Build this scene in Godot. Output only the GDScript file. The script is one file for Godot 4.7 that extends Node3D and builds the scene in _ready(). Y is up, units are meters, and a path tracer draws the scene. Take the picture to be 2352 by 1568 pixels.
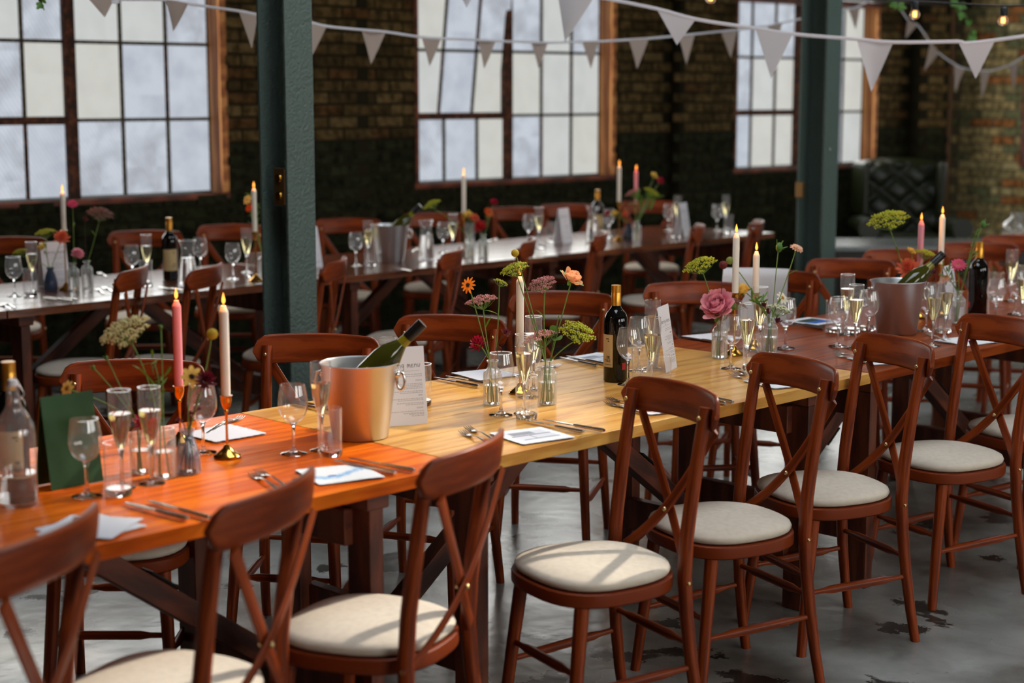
extends Node3D
# A long table laid for a wedding in an old brick workshop: rows of trestle tables, cross-back chairs, glasses, flowers, candles, bunting.

const TOP := 0.75            # height of the table tops
const CORNER := Vector3(13.496, 0.0, -7.641)   # where the back wall and the right wall meet
const WALL_TURN := -0.0698   # the building stands four degrees off the tables
const FWD := Vector3(0.7165, 0.0, -0.6976)

var M := {}
var taken := {}
var rng := RandomNumberGenerator.new()

class G:
	var v := PackedVector3Array()
	var n := PackedVector3Array()
	var uv := PackedVector2Array()
	var col := PackedColorArray()
	var ix := PackedInt32Array()
	var tint := Color.WHITE
	func p(a: Vector3, b: Vector3, t := Vector2.ZERO) -> int:
		v.append(a); n.append(b); uv.append(t); col.append(tint)
		return v.size() - 1
	func tri(a: int, b: int, c: int) -> void:
		var f := (v[c] - v[a]).cross(v[b] - v[a])
		if f.dot(n[a] + n[b] + n[c]) < 0.0:
			ix.append(a); ix.append(c); ix.append(b)
		else:
			ix.append(a); ix.append(b); ix.append(c)
	func quad(a: int, b: int, c: int, d: int) -> void:
		tri(a, b, c); tri(a, c, d)
	func face(a: Vector3, b: Vector3, c: Vector3, d: Vector3, nn: Vector3, s := 1.0) -> void:
		var w := (b - a).length() * s
		var h := (d - a).length() * s
		quad(p(a, nn, Vector2(0, 0)), p(b, nn, Vector2(w, 0)), p(c, nn, Vector2(w, h)), p(d, nn, Vector2(0, h)))
	func mesh() -> ArrayMesh:
		var a := []
		a.resize(Mesh.ARRAY_MAX)
		a[Mesh.ARRAY_VERTEX] = v; a[Mesh.ARRAY_NORMAL] = n; a[Mesh.ARRAY_TEX_UV] = uv; a[Mesh.ARRAY_COLOR] = col; a[Mesh.ARRAY_INDEX] = ix
		var m := ArrayMesh.new()
		m.add_surface_from_arrays(Mesh.PRIMITIVE_TRIANGLES, a)
		return m
	# turned shape: profile of (radius, height), outside upwards, inside downwards
	func lathe(pr: Array, segs := 24, rib := 0.0, ribs := 0, at := Vector3.ZERO, basis := Basis()) -> G:
		var k := pr.size()
		var sn := []
		for i in k - 1:
			var d: Vector2 = pr[i + 1] - pr[i]
			sn.append(Vector2(d.y, -d.x).normalized())
		for i in k - 1:
			var a: Vector2 = pr[i]
			var b: Vector2 = pr[i + 1]
			var na: Vector2 = sn[i]
			var nb: Vector2 = sn[i]
			if i > 0 and na.dot(sn[i - 1]) > 0.6: na = (na + sn[i - 1]).normalized()
			if i < k - 2 and nb.dot(sn[i + 1]) > 0.6: nb = (nb + sn[i + 1]).normalized()
			var first := v.size()
			for j in segs + 1:
				var t := TAU * j / segs
				var c := cos(t)
				var s := sin(t)
				var e := 1.0
				var slope := 0.0
				if ribs > 0 and absf(sn[i].x) > 0.8 and a.x > 0.02:
					e = 1.0 + rib * cos(ribs * t)
					slope = rib * ribs * sin(ribs * t)
				var ra := a.x * e
				var rb := b.x * e
				p(at + basis * Vector3(ra * c, a.y, ra * s), basis * Vector3(na.x * c - slope * s, na.y, na.x * s + slope * c).normalized(), Vector2(float(j) / segs, a.y * 4.0))
				p(at + basis * Vector3(rb * c, b.y, rb * s), basis * Vector3(nb.x * c - slope * s, nb.y, nb.x * s + slope * c).normalized(), Vector2(float(j) / segs, b.y * 4.0))
			for j in segs:
				var o := first + j * 2
				if a.x > 1e-6: tri(o, o + 1, o + 2)
				if b.x > 1e-6: tri(o + 1, o + 3, o + 2)
		return self
	# round or oval bar along a path; r is one radius or one for each point; flat squeezes it along "side"
	func tube(path: Array, r, segs := 10, flat := 1.0, side := Vector3.ZERO) -> G:
		var k := path.size()
		var first := v.size()
		var x := Vector3.ZERO
		var along := 0.0
		for i in k:
			var d: Vector3 = (path[mini(i + 1, k - 1)] - path[maxi(i - 1, 0)]).normalized()
			if i == 0:
				x = side if side != Vector3.ZERO else (Vector3.UP if absf(d.y) < 0.9 else Vector3.RIGHT)
			else:
				along += (path[i] - path[i - 1]).length()
			x = (x - d * x.dot(d)).normalized()
			var y := d.cross(x)
			var rr: float = r[i] if r is Array else r
			for j in segs + 1:
				var t := TAU * j / segs
				var o := x * cos(t) * rr * flat + y * sin(t) * rr
				p(path[i] + o, (x * cos(t) / flat + y * sin(t)).normalized(), Vector2(along, float(j) / segs * 0.2))
		for i in k - 1:
			for j in segs:
				var o := first + i * (segs + 1) + j
				quad(o, o + 1, o + segs + 2, o + segs + 1)
		for e in [0, k - 1]:
			var d: Vector3 = (path[0] - path[1]).normalized() if e == 0 else (path[k - 1] - path[k - 2]).normalized()
			var c := p(path[e], d)
			var ring := v.size()
			for j in segs + 1:
				p(v[first + e * (segs + 1) + j], d)
			for j in segs:
				tri(c, ring + j, ring + j + 1)
		return self
	# box with chamfered edges, centred on "at"; texture runs along x
	func box(size: Vector3, at := Vector3.ZERO, bev := 0.003, b := Basis(), off := Vector2.ZERO) -> G:
		var h := size / 2.0
		bev = minf(bev, minf(h.x, minf(h.y, h.z)) * 0.9)
		var ids := {}
		for sx in [-1, 1]:
			for sy in [-1, 1]:
				for sz in [-1, 1]:
					var s := Vector3(sx, sy, sz)
					for a in 3:
						var q := h - Vector3(bev, bev, bev)
						q[a] = h[a]
						var nn := Vector3.ZERO
						nn[a] = s[a]
						var pos := q * s
						var t := Vector2(pos.x, pos.z + pos.y)
						if a == 0: t = Vector2(pos.y * 0.3, pos.z)
						ids[[sx, sy, sz, a]] = p(at + b * pos, b * nn, t + off)
		for a in 3:
			var u := (a + 1) % 3
			var w := (a + 2) % 3
			for s in [-1, 1]:
				var c := []
				for st in [[-1, -1], [1, -1], [1, 1], [-1, 1]]:
					var k := [0, 0, 0, a]
					k[a] = s; k[u] = st[0]; k[w] = st[1]
					c.append(ids[k])
				quad(c[0], c[1], c[2], c[3])
			for s in [-1, 1]:      # edges along axis a
				for s2 in [-1, 1]:
					var k := [0, 0, 0, 0]
					k[u] = s; k[w] = s2
					var q := []
					for e in [[-1, u], [1, u], [1, w], [-1, w]]:
						k[a] = e[0]; k[3] = e[1]
						q.append(ids[k.duplicate()])
					quad(q[0], q[1], q[2], q[3])
		for sx in [-1, 1]:
			for sy in [-1, 1]:
				for sz in [-1, 1]:
					tri(ids[[sx, sy, sz, 0]], ids[[sx, sy, sz, 1]], ids[[sx, sy, sz, 2]])
		return self
	# a surface through a grid of points, normals from the grid; both = also its back
	func sheet(rows: Array, both := false, thick := 0.0, uvs := Vector2.ONE) -> G:
		var h := rows.size()
		var w: int = rows[0].size()
		for pass_ in (2 if both else 1):
			var first := v.size()
			for i in h:
				for j in w:
					var du: Vector3 = rows[i][mini(j + 1, w - 1)] - rows[i][maxi(j - 1, 0)]
					var dv: Vector3 = rows[mini(i + 1, h - 1)][j] - rows[maxi(i - 1, 0)][j]
					var nn := du.cross(dv).normalized() * (1.0 if pass_ == 0 else -1.0)
					if nn.length() < 0.5: nn = Vector3.UP
					var tx := Vector2(float(j) / (w - 1) * uvs.x, float(i) / (h - 1) * uvs.y)
					if uvs.x < 0.0: tx = Vector2(tx.y, -tx.x)
					p(rows[i][j] + nn * thick, nn, tx)
			for i in h - 1:
				for j in w - 1:
					var o := first + i * w + j
					quad(o, o + 1, o + w + 1, o + w)
		return self
	func ball(at: Vector3, r: float, segs := 6, stretch := 1.0) -> G:
		var first := v.size()
		var rings := maxi(3, segs / 2 + 1)
		for i in rings + 1:
			var a := PI * i / rings
			for j in segs + 1:
				var t := TAU * j / segs
				var d := Vector3(sin(a) * cos(t), cos(a), sin(a) * sin(t))
				p(at + d * Vector3(r, r * stretch, r), d, Vector2(float(j) / segs, float(i) / rings))
		for i in rings:
			for j in segs:
				var o := first + i * (segs + 1) + j
				quad(o, o + 1, o + segs + 2, o + segs + 1)
		return self

# ---------------------------------------------------------------- naming
func numbered(called: String) -> String:
	taken[called] = taken.get(called, -1) + 1
	return called if taken[called] == 0 else "%s_%03d" % [called, taken[called]]

func thing(called: String, label: String, category: String, at := Vector3.ZERO, turn := 0.0, group := "") -> Node3D:
	var o := Node3D.new()
	o.name = numbered(called)
	add_child(o)
	o.position = at
	o.rotation.y = turn
	tag(o, label, category, group)
	return o

func tag(o: Node3D, label: String, category: String, group := "") -> void:
	o.set_meta("label", label)
	o.set_meta("category", category)
	if group: o.set_meta("group", group)

func part(called: String, m: Mesh, material: Material, parent: Node3D, at := Vector3.ZERO) -> MeshInstance3D:
	var o := MeshInstance3D.new()
	o.name = called
	o.mesh = m
	o.material_override = material
	parent.add_child(o, true)
	o.position = at
	return o

func solo(called: String, m: Mesh, material: Material, label: String, category: String, at := Vector3.ZERO, turn := 0.0, group := "") -> MeshInstance3D:
	var o := MeshInstance3D.new()
	o.name = numbered(called)
	o.mesh = m
	o.material_override = material
	add_child(o)
	o.position = at
	o.rotation.y = turn
	tag(o, label, category, group)
	return o

func copy(src: Node3D, called: String, label: String, at: Vector3, turn := 0.0, group := "") -> Node3D:
	var o: Node3D = src.duplicate()
	o.name = numbered(called)
	add_child(o)
	o.position = at
	o.rotation = Vector3(0, turn, 0)
	o.set_meta("label", label)
	if group: o.set_meta("group", group)
	return o

func structure(called: String, at := Vector3.ZERO, turn := 0.0) -> Node3D:
	var o := Node3D.new()
	o.name = called
	add_child(o)
	o.position = at
	o.rotation.y = turn
	o.set_meta("kind", "structure")
	return o

# ---------------------------------------------------------------- materials
func mat(c: Color, rough := 0.6, metal := 0.0) -> StandardMaterial3D:
	var m := StandardMaterial3D.new()
	m.albedo_color = c
	m.roughness = rough
	m.metallic = metal
	return m

func ramp(stops: Array) -> Gradient:
	var g := Gradient.new()
	var o := PackedFloat32Array()
	var c := PackedColorArray()
	for s in stops:
		o.append(s[0]); c.append(s[1])
	g.offsets = o; g.colors = c
	return g

func noise(sd: int, freq: float, stops: Array, size := 512, octaves := 4, warp := 0.0, kind := FastNoiseLite.TYPE_SIMPLEX_SMOOTH) -> NoiseTexture2D:
	var f := FastNoiseLite.new()
	f.seed = sd
	f.noise_type = kind
	f.frequency = freq
	f.fractal_octaves = octaves
	if warp > 0.0:
		f.domain_warp_enabled = true
		f.domain_warp_amplitude = warp
		f.domain_warp_frequency = freq
	var t := NoiseTexture2D.new()
	t.width = size; t.height = size
	t.seamless = true
	t.noise = f
	t.color_ramp = ramp(stops)
	return t

func wood(sd: int, dark: Color, mid: Color, light: Color, rough: float, uvs: Vector3, coat := 0.0) -> StandardMaterial3D:
	var m := mat(Color.WHITE, rough)
	m.albedo_texture = noise(sd, 0.012, [[0.0, dark], [0.36, mid.lerp(dark, 0.45)], [0.5, mid], [0.64, mid.lerp(light, 0.6)], [1.0, light]], 512, 5, 30.0)
	m.uv1_scale = uvs
	if coat > 0.0:
		m.clearcoat_enabled = true
		m.clearcoat = coat
		m.clearcoat_roughness = 0.22
	return m

func glass_thin(c := Color(1, 1, 1, 0.03)) -> StandardMaterial3D:
	var m := mat(c, 0.02)
	m.transparency = BaseMaterial3D.TRANSPARENCY_ALPHA
	return m

func glass_solid(c := Color(1, 1, 1, 0.0), bend := 0.05) -> StandardMaterial3D:
	var m := mat(c, 0.0)
	m.refraction_enabled = true
	m.refraction_scale = bend
	return m

func glow(c: Color, energy: float) -> StandardMaterial3D:
	var m := mat(Color.BLACK, 0.8)
	m.emission_enabled = true
	m.emission = c
	m.emission_energy_multiplier = energy
	return m

func make_materials() -> void:
	# chair and table timber
	M.chair = wood(11, Color(0.36, 0.13, 0.035), Color(0.50, 0.20, 0.06), Color(0.585, 0.255, 0.085), 0.40, Vector3(0.5, 5.0, 1), 0.08)
	M.chair.metallic_specular = 0.32
	M.rim = mat(Color(0.48, 0.19, 0.06), 0.42)
	M.rim.metallic_specular = 0.32
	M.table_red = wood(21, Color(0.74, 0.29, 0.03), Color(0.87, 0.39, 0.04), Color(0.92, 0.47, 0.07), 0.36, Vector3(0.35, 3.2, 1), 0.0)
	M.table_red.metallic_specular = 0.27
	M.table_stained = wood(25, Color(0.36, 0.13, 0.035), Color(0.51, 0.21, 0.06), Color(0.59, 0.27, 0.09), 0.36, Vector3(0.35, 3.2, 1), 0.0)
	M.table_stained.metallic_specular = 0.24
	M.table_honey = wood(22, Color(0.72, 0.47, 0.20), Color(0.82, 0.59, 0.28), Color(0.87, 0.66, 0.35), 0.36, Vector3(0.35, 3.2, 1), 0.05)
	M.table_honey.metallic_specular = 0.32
	M.table_brown = wood(23, Color(0.28, 0.13, 0.07), Color(0.42, 0.22, 0.12), Color(0.50, 0.29, 0.17), 0.20, Vector3(0.35, 3.2, 1), 0.5)
	M.table_brown.metallic_specular = 0.7
	M.trestle = wood(24, Color(0.22, 0.09, 0.05), Color(0.36, 0.16, 0.08), Color(0.44, 0.22, 0.12), 0.5, Vector3(0.5, 2.5, 1))
	M.pad = mat(Color(0.84, 0.785, 0.71), 0.85)
	M.pad.rim_enabled = true
	M.pad.rim = 0.3
	M.pad.albedo_texture = noise(31, 0.05, [[0.0, Color(0.92, 0.915, 0.91)], [0.5, Color(0.97, 0.965, 0.96)], [1.0, Color(1, 1, 1)]], 256, 5)
	M.pad.uv1_triplanar = true
	M.pad.uv1_scale = Vector3(3, 3, 3)
	M.screw = mat(Color(0.83, 0.70, 0.48), 0.3, 1.0)
	M.steel = mat(Color(0.86, 0.84, 0.82), 0.22, 1.0)
	M.brushed = mat(Color(0.82, 0.815, 0.81), 0.42, 1.0)
	M.brass = mat(Color(0.86, 0.63, 0.28), 0.16, 1.0)
	M.glass = glass_thin(Color(1, 1, 1, 0.04))
	M.glass_vase = glass_thin(Color(0.95, 0.97, 0.95, 0.09))
	M.glass_stem = glass_solid()
	M.glass_blue = glass_thin(Color(0.16, 0.24, 0.36, 0.55))
	M.glass_grey = glass_thin(Color(0.45, 0.52, 0.60, 0.30))
	M.water = glass_solid(Color(1, 1, 1, 0.0), 0.033)
	M.fizz = glass_solid(Color(0.97, 0.92, 0.70, 0.0), 0.033)
	M.bottle = mat(Color(0.035, 0.035, 0.03), 0.06)
	M.bottle_green = mat(Color(0.24, 0.24, 0.06), 0.08)
	M.bottle_green_light = mat(Color(0.52, 0.49, 0.10), 0.1)
	M.black_cap = mat(Color(0.07, 0.065, 0.06), 0.35)
	M.gold_cap = mat(Color(0.84, 0.60, 0.22), 0.32, 0.75)
	M.paper = mat(Color(0.90, 0.89, 0.90), 0.8)
	M.paper_green = mat(Color(0.07, 0.28, 0.07), 0.6)
	M.ink = mat(Color(0.10, 0.09, 0.10), 0.8)
	M.ink_grey = mat(Color(0.55, 0.54, 0.55), 0.8)
	M.label_cream = mat(Color(0.80, 0.70, 0.50), 0.7)
	M.label_red = mat(Color(0.70, 0.08, 0.10), 0.6)
	M.wax = mat(Color(0.93, 0.89, 0.82), 0.5)
	M.wax.subsurf_scatter_enabled = true
	M.wax.subsurf_scatter_strength = 0.15
	M.wax_pink = mat(Color(0.90, 0.56, 0.60), 0.5)
	M.wax_pink.subsurf_scatter_enabled = true
	M.wax_pink.subsurf_scatter_strength = 0.15
	M.wick = mat(Color(0.05, 0.04, 0.04), 0.9)
	M.flame = glow(Color(1.0, 0.62, 0.24), 3.0)
	M.filament = glow(Color(1.0, 0.66, 0.30), 9.0)
	M.stem = mat(Color(0.42, 0.55, 0.24), 0.6)
	M.stem.backlight_enabled = true
	M.stem.backlight = Color(0.25, 0.3, 0.1)
	M.stem_dark = mat(Color(0.24, 0.17, 0.13), 0.6)
	M.leaf = mat(Color(0.28, 0.46, 0.16), 0.55)
	M.leaf.backlight_enabled = true
	M.leaf.backlight = Color(0.3, 0.4, 0.1)
	# building
	M.steel_paint = mat(Color(0.31, 0.37, 0.34), 0.45)
	M.steel_paint.heightmap_enabled = true
	M.steel_paint.heightmap_texture = noise(41, 0.05, [[0.0, Color.BLACK], [1.0, Color.WHITE]], 256, 3)
	M.steel_paint.heightmap_scale = 0.35
	M.steel_paint.uv1_triplanar = true
	M.steel_paint.uv1_world_triplanar = true
	M.steel_paint.uv1_scale = Vector3(4, 4, 4)
	M.conduit = mat(Color(0.40, 0.27, 0.15), 0.5, 0.3)
	M.switch_plate = mat(Color(0.55, 0.42, 0.26), 0.35, 0.8)
	M.rust = mat(Color(1, 1, 1), 0.8)
	M.rust.albedo_texture = noise(42, 0.03, [[0.0, Color(0.16, 0.10, 0.07)], [0.5, Color(0.30, 0.16, 0.09)], [0.75, Color(0.45, 0.24, 0.12)], [1.0, Color(0.42, 0.36, 0.28)]], 256, 4)
	M.rust.uv1_triplanar = true
	M.rust.uv1_scale = Vector3(2, 2, 2)
	M.bar_paint = mat(Color(1, 1, 1), 0.8)
	M.bar_paint.albedo_texture = noise(43, 0.04, [[0.0, Color(0.20, 0.13, 0.08)], [0.5, Color(0.33, 0.29, 0.22)], [1.0, Color(0.48, 0.46, 0.40)]], 256, 4)
	M.bar_paint.uv1_triplanar = true
	M.bar_paint.uv1_scale = Vector3(2, 2, 2)
	M.jamb = wood(44, Color(0.55, 0.30, 0.14), Color(0.80, 0.50, 0.25), Color(0.88, 0.62, 0.36), 0.6, Vector3(0.6, 2.0, 1))
	M.sill = wood(45, Color(0.24, 0.10, 0.06), Color(0.42, 0.19, 0.11), Color(0.55, 0.28, 0.17), 0.6, Vector3(0.6, 2.0, 1))
	M.floor = mat(Color(0.66, 0.655, 0.635), 0.30)
	M.floor.metallic_specular = 0.68
	M.floor.albedo_texture = noise(51, 0.006, [[0.0, Color(0.56, 0.55, 0.53)], [0.5, Color(0.80, 0.80, 0.79)], [1.0, Color(1, 1, 1)]], 1024, 6, 40.0)
	M.floor.uv1_triplanar = true
	M.floor.uv1_world_triplanar = true
	M.floor.uv1_scale = Vector3(0.33, 0.33, 0.33)
	M.floor.detail_enabled = true
	M.floor.detail_blend_mode = BaseMaterial3D.BLEND_MODE_MUL
	M.floor.detail_uv_layer = BaseMaterial3D.DETAIL_UV_2
	M.floor.detail_albedo = noise(52, 0.009, [[0.0, Color(0.34, 0.34, 0.32)], [0.255, Color(0.38, 0.38, 0.36)], [0.275, Color(1, 1, 1)], [1.0, Color(1, 1, 1)]], 1024, 6, 60.0)
	M.floor.uv2_triplanar = true
	M.floor.uv2_world_triplanar = true
	M.floor.uv2_scale = Vector3(0.21, 0.21, 0.21)
	M.floor.roughness_texture = noise(53, 0.01, [[0.0, Color(0.75, 0.75, 0.75)], [1.0, Color(1, 1, 1)]], 512, 4)
	M.floor.heightmap_enabled = true
	M.floor.heightmap_texture = noise(54, 0.05, [[0.0, Color.BLACK], [1.0, Color.WHITE]], 512, 5)
	M.floor.heightmap_scale = 0.12
	M.mortar = mat(Color(0.16, 0.145, 0.10), 0.95)
	M.mortar.metallic_specular = 0.15
	M.mortar_green = mat(Color(0.17, 0.20, 0.17), 0.9)
	M.mortar_tan = mat(Color(0.42, 0.38, 0.29), 0.9)
	M.plaster = mat(Color(0.40, 0.39, 0.36), 0.9)
	var grime := noise(61, 0.02, [[0.0, Color(0.45, 0.43, 0.40)], [0.5, Color(0.85, 0.84, 0.82)], [1.0, Color(1.1, 1.08, 1.05)]], 256, 5)
	M.bricks = []
	var tones := [Color(0.42, 0.345, 0.215), Color(0.37, 0.305, 0.19), Color(0.46, 0.385, 0.25), Color(0.31, 0.255, 0.16), Color(0.38, 0.28, 0.17)]
	var greens := [Color(0.19, 0.20, 0.14), Color(0.18, 0.19, 0.13), Color(0.205, 0.215, 0.15), Color(0.165, 0.175, 0.12), Color(0.19, 0.195, 0.135)]
	var tans := [Color(0.84, 0.75, 0.53), Color(0.72, 0.66, 0.47), Color(0.80, 0.54, 0.33), Color(0.58, 0.59, 0.43), Color(0.88, 0.81, 0.60)]
	for set_ in [tones, greens, tans]:
		var row := []
		for c in set_:
			var m := mat(c, 0.92)
			m.metallic_specular = 0.2
			m.albedo_texture = grime
			m.uv1_triplanar = true
			m.uv1_world_triplanar = true
			m.uv1_scale = Vector3(2.3, 2.3, 2.3)
			m.heightmap_enabled = true
			m.heightmap_texture = grime
			m.heightmap_scale = 0.5
			row.append(m)
		M.bricks.append(row)
	M.brick_rest = mat(Color.WHITE, 0.92)
	M.brick_rest.metallic_specular = 0.2
	M.brick_rest.vertex_color_use_as_albedo = true
	M.brick_rest.albedo_texture = grime
	M.brick_rest.uv1_triplanar = true
	M.brick_rest.uv1_world_triplanar = true
	M.brick_rest.uv1_scale = Vector3(2.3, 2.3, 2.3)
	# frosted and reeded panes, lit by the day outside
	M.panes = []
	var looks := [[Color(0.83, 0.86, 0.90), Color(0.75, 0.78, 0.83), 0.05], [Color(0.86, 0.87, 0.86), Color(0.83, 0.84, 0.83), 0.0], [Color(0.84, 0.87, 0.91), Color(0.70, 0.72, 0.76), 0.07], [Color(0.87, 0.87, 0.84), Color(0.84, 0.84, 0.81), 0.0]]
	for i in 4:
		var m := mat(Color(0.30, 0.31, 0.33), 0.5)
		var f := FastNoiseLite.new()
		f.seed = 70 + i
		f.frequency = 0.016
		f.fractal_octaves = 5
		var im := Image.create(256, 256, false, Image.FORMAT_RGBA8)
		for y in 256:
			for x in 256:
				var n := clampf(f.get_noise_2d(x, y) * 1.1 + 0.62, 0.0, 1.0)
				var reed := sin((x + y * 0.62) * TAU / 256.0 * 38.0)
				im.set_pixel(x, y, looks[i][1].lerp(looks[i][0], clampf(n + reed * looks[i][2], 0.0, 1.0)) * (1.0 + reed * looks[i][2] * 0.5))
		m.emission_enabled = true
		m.emission_operator = BaseMaterial3D.EMISSION_OP_MULTIPLY
		m.emission = Color.WHITE
		m.emission_texture = ImageTexture.create_from_image(im)
		m.emission_energy_multiplier = 0.80
		M.panes.append(m)
	M.cloth = mat(Color(0.85, 0.83, 0.82), 0.8)
	M.flag = mat(Color(0.78, 0.765, 0.77), 0.75)
	M.flag_backlit = mat(Color(0.66, 0.59, 0.545), 0.75)  # far strings: backlit darkness before the windows put into a warmer cotton colour
	M.tape = mat(Color(0.84, 0.83, 0.85), 0.7)
	M.leather = mat(Color(0.10, 0.12, 0.045), 0.36)
	M.dark_wood = mat(Color(0.10, 0.06, 0.04), 0.4)
	M.table_grey = mat(Color(0.50, 0.52, 0.51), 0.2)
	M.cable = mat(Color(0.04, 0.045, 0.04), 0.6)
	M.red_wax = mat(Color(0.70, 0.04, 0.09), 0.45)
	M.iron = mat(Color(0.08, 0.08, 0.08), 0.4, 0.6)


func _ready() -> void:
	rng.seed = 7
	# ---- camera
	var cam := Camera3D.new()
	cam.name = "camera"
	add_child(cam)
	cam.position = Vector3(0, 1.635, 0)
	cam.look_at_from_position(cam.position, cam.position + Vector3(0.70851, -0.14865, -0.68987), Vector3.UP)
	var lens := CameraAttributesPhysical.new()
	lens.frustum_focal_length = 57.73
	lens.frustum_focus_distance = 5.0
	lens.exposure_aperture = 2.3
	lens.frustum_near = 0.05
	lens.frustum_far = 200.0
	cam.attributes = lens
	cam.current = true
	# ---- sky, sun, exposure
	var env := Environment.new()
	env.background_mode = Environment.BG_SKY
	env.sky = Sky.new()
	var sky := ProceduralSkyMaterial.new()
	sky.sky_top_color = Color(0.84, 0.88, 0.92)
	sky.sky_horizon_color = Color(0.93, 0.94, 0.94)
	sky.ground_bottom_color = Color(0.35, 0.34, 0.33)
	sky.ground_horizon_color = Color(0.6, 0.6, 0.6)
	sky.sky_energy_multiplier = 2.6
	env.sky.sky_material = sky
	env.tonemap_mode = Environment.TONE_MAPPER_LINEAR
	env.tonemap_exposure = 1.0
	env.sdfgi_enabled = true
	env.ssao_enabled = true
	env.ssil_enabled = true
	var we := WorldEnvironment.new()
	we.name = "environment"
	we.environment = env
	add_child(we)
	var sun := DirectionalLight3D.new()
	sun.name = "sun"
	sun.light_color = Color(1.0, 0.965, 0.91)
	sun.light_energy = 1.75
	sun.light_angular_distance = 1.6
	sun.shadow_enabled = true
	add_child(sun)
	sun.look_at_from_position(Vector3.ZERO, Vector3(-0.994, -0.70, -0.09), Vector3.UP)
	make_materials()
	build_room()
	build_tables()
	build_chairs()
	build_tableware()
	build_flowers()
	build_hanging()
	build_corner()

# ---------------------------------------------------------------- the building
func window_light(called: String, parent: Node3D, at: Vector3, size: Vector2, energy: float, turn: float, c := Color(0.97, 0.97, 0.95)) -> void:
	var l := AreaLight3D.new()
	l.name = called
	l.area_size = size
	l.light_color = c
	l.light_energy = energy
	l.area_range = 40.0
	l.shadow_enabled = true
	parent.add_child(l)
	l.position = at
	l.rotation.y = turn

# a steel window of two leaves, three columns and three rows each; origin at its lower left corner, face towards +z
func steel_window(called: String, at: Vector3, turn: float, open_leaf: bool, sd: int, light_energy: float) -> void:
	var w := 1.83
	var h := 1.32
	var o := structure(called, at, turn)
	var r := RandomNumberGenerator.new()
	r.seed = sd
	part("window_sill", G.new().box(Vector3(w + 0.06, 0.035, 0.16), Vector3(w / 2, -0.018, 0.06), 0.006).mesh(), M.sill, o)
	part("jamb", G.new().box(Vector3(0.05, h, 0.14), Vector3(w + 0.0, h / 2, 0.07), 0.004, Basis()).mesh(), M.jamb, o)
	part("jamb", G.new().box(Vector3(0.03, h, 0.14), Vector3(-0.005, h / 2, 0.07), 0.004).mesh(), M.sill, o)
	part("window_head", G.new().box(Vector3(w + 0.06, 0.04, 0.14), Vector3(w / 2, h + 0.01, 0.07), 0.004).mesh(), M.sill, o)
	part("mullion", G.new().box(Vector3(0.07, h, 0.06), Vector3(w / 2 - 0.02, h / 2, 0.01), 0.006).mesh(), M.rust, o)
	var bar := G.new().box(Vector3(0.022, h, 0.03), Vector3(0, h / 2, 0), 0.004).mesh()
	var rail := G.new().box(Vector3(w / 2 - 0.05, 0.02, 0.03), Vector3.ZERO, 0.004).mesh()
	part("frame_side", bar, M.rust, o, Vector3(0.018, 0, 0))
	part("frame_side", bar, M.rust, o, Vector3(w - 0.02, 0, 0))
	var half := w / 2
	var pw := (half - 0.03) / 3.0
	var leaf := Node3D.new()
	leaf.name = "opening_leaf"
	o.add_child(leaf)
	for side in 2:
		var x0 := 0.03 if side == 0 else half + 0.015
		for row in 3:
			var y0 := row * 0.44
			var swung := side == 0 and row > 0
			var par: Node3D = leaf if swung else o
			for c in 3:
				var pm := G.new().box(Vector3(pw - 0.02, 0.42, 0.006), Vector3.ZERO, 0.001, Basis(), Vector2(r.randf(), r.randf())).mesh()
				part("pane", pm, M.panes[r.randi() % 4], par, Vector3(x0 + pw * (c + 0.5), y0 + 0.22, 0) )
				if c > 0:
					part("glazing_bar", G.new().box(Vector3(0.02, 0.43, 0.028), Vector3.ZERO, 0.004).mesh(), M.bar_paint if r.randf() < 0.6 else M.rust, par, Vector3(x0 + pw * c, y0 + 0.22, 0.004))
			if row < 2:
				if side == 0 and row == 0:
					part("transom", G.new().box(Vector3(half, 0.045, 0.05), Vector3.ZERO, 0.005).mesh(), M.rust, o, Vector3(x0 + pw * 1.5, 0.44, 0.008))
				else:
					part("glazing_bar", rail, M.bar_paint, par, Vector3(x0 + pw * 1.5, y0 + 0.44, 0.004))
	if open_leaf:       # turned on pivots at its middle, its foot pushed out
		var tilt := Basis(Vector3.RIGHT, 0.13)
		var pivot := Vector3(0, 0.88, 0.0)
		leaf.transform = Transform3D(tilt, pivot - tilt * pivot)
	window_light("window_light", o, Vector3(w / 2, h / 2, 0.12), Vector2(w - 0.1, h - 0.1), light_energy, PI)

func brick_tone(set_: int, r: RandomNumberGenerator) -> int:
	var x := r.randf()
	return 0 if x < 0.34 else 1 if x < 0.6 else 2 if x < 0.78 else 3 if x < 0.92 else 4

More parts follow.
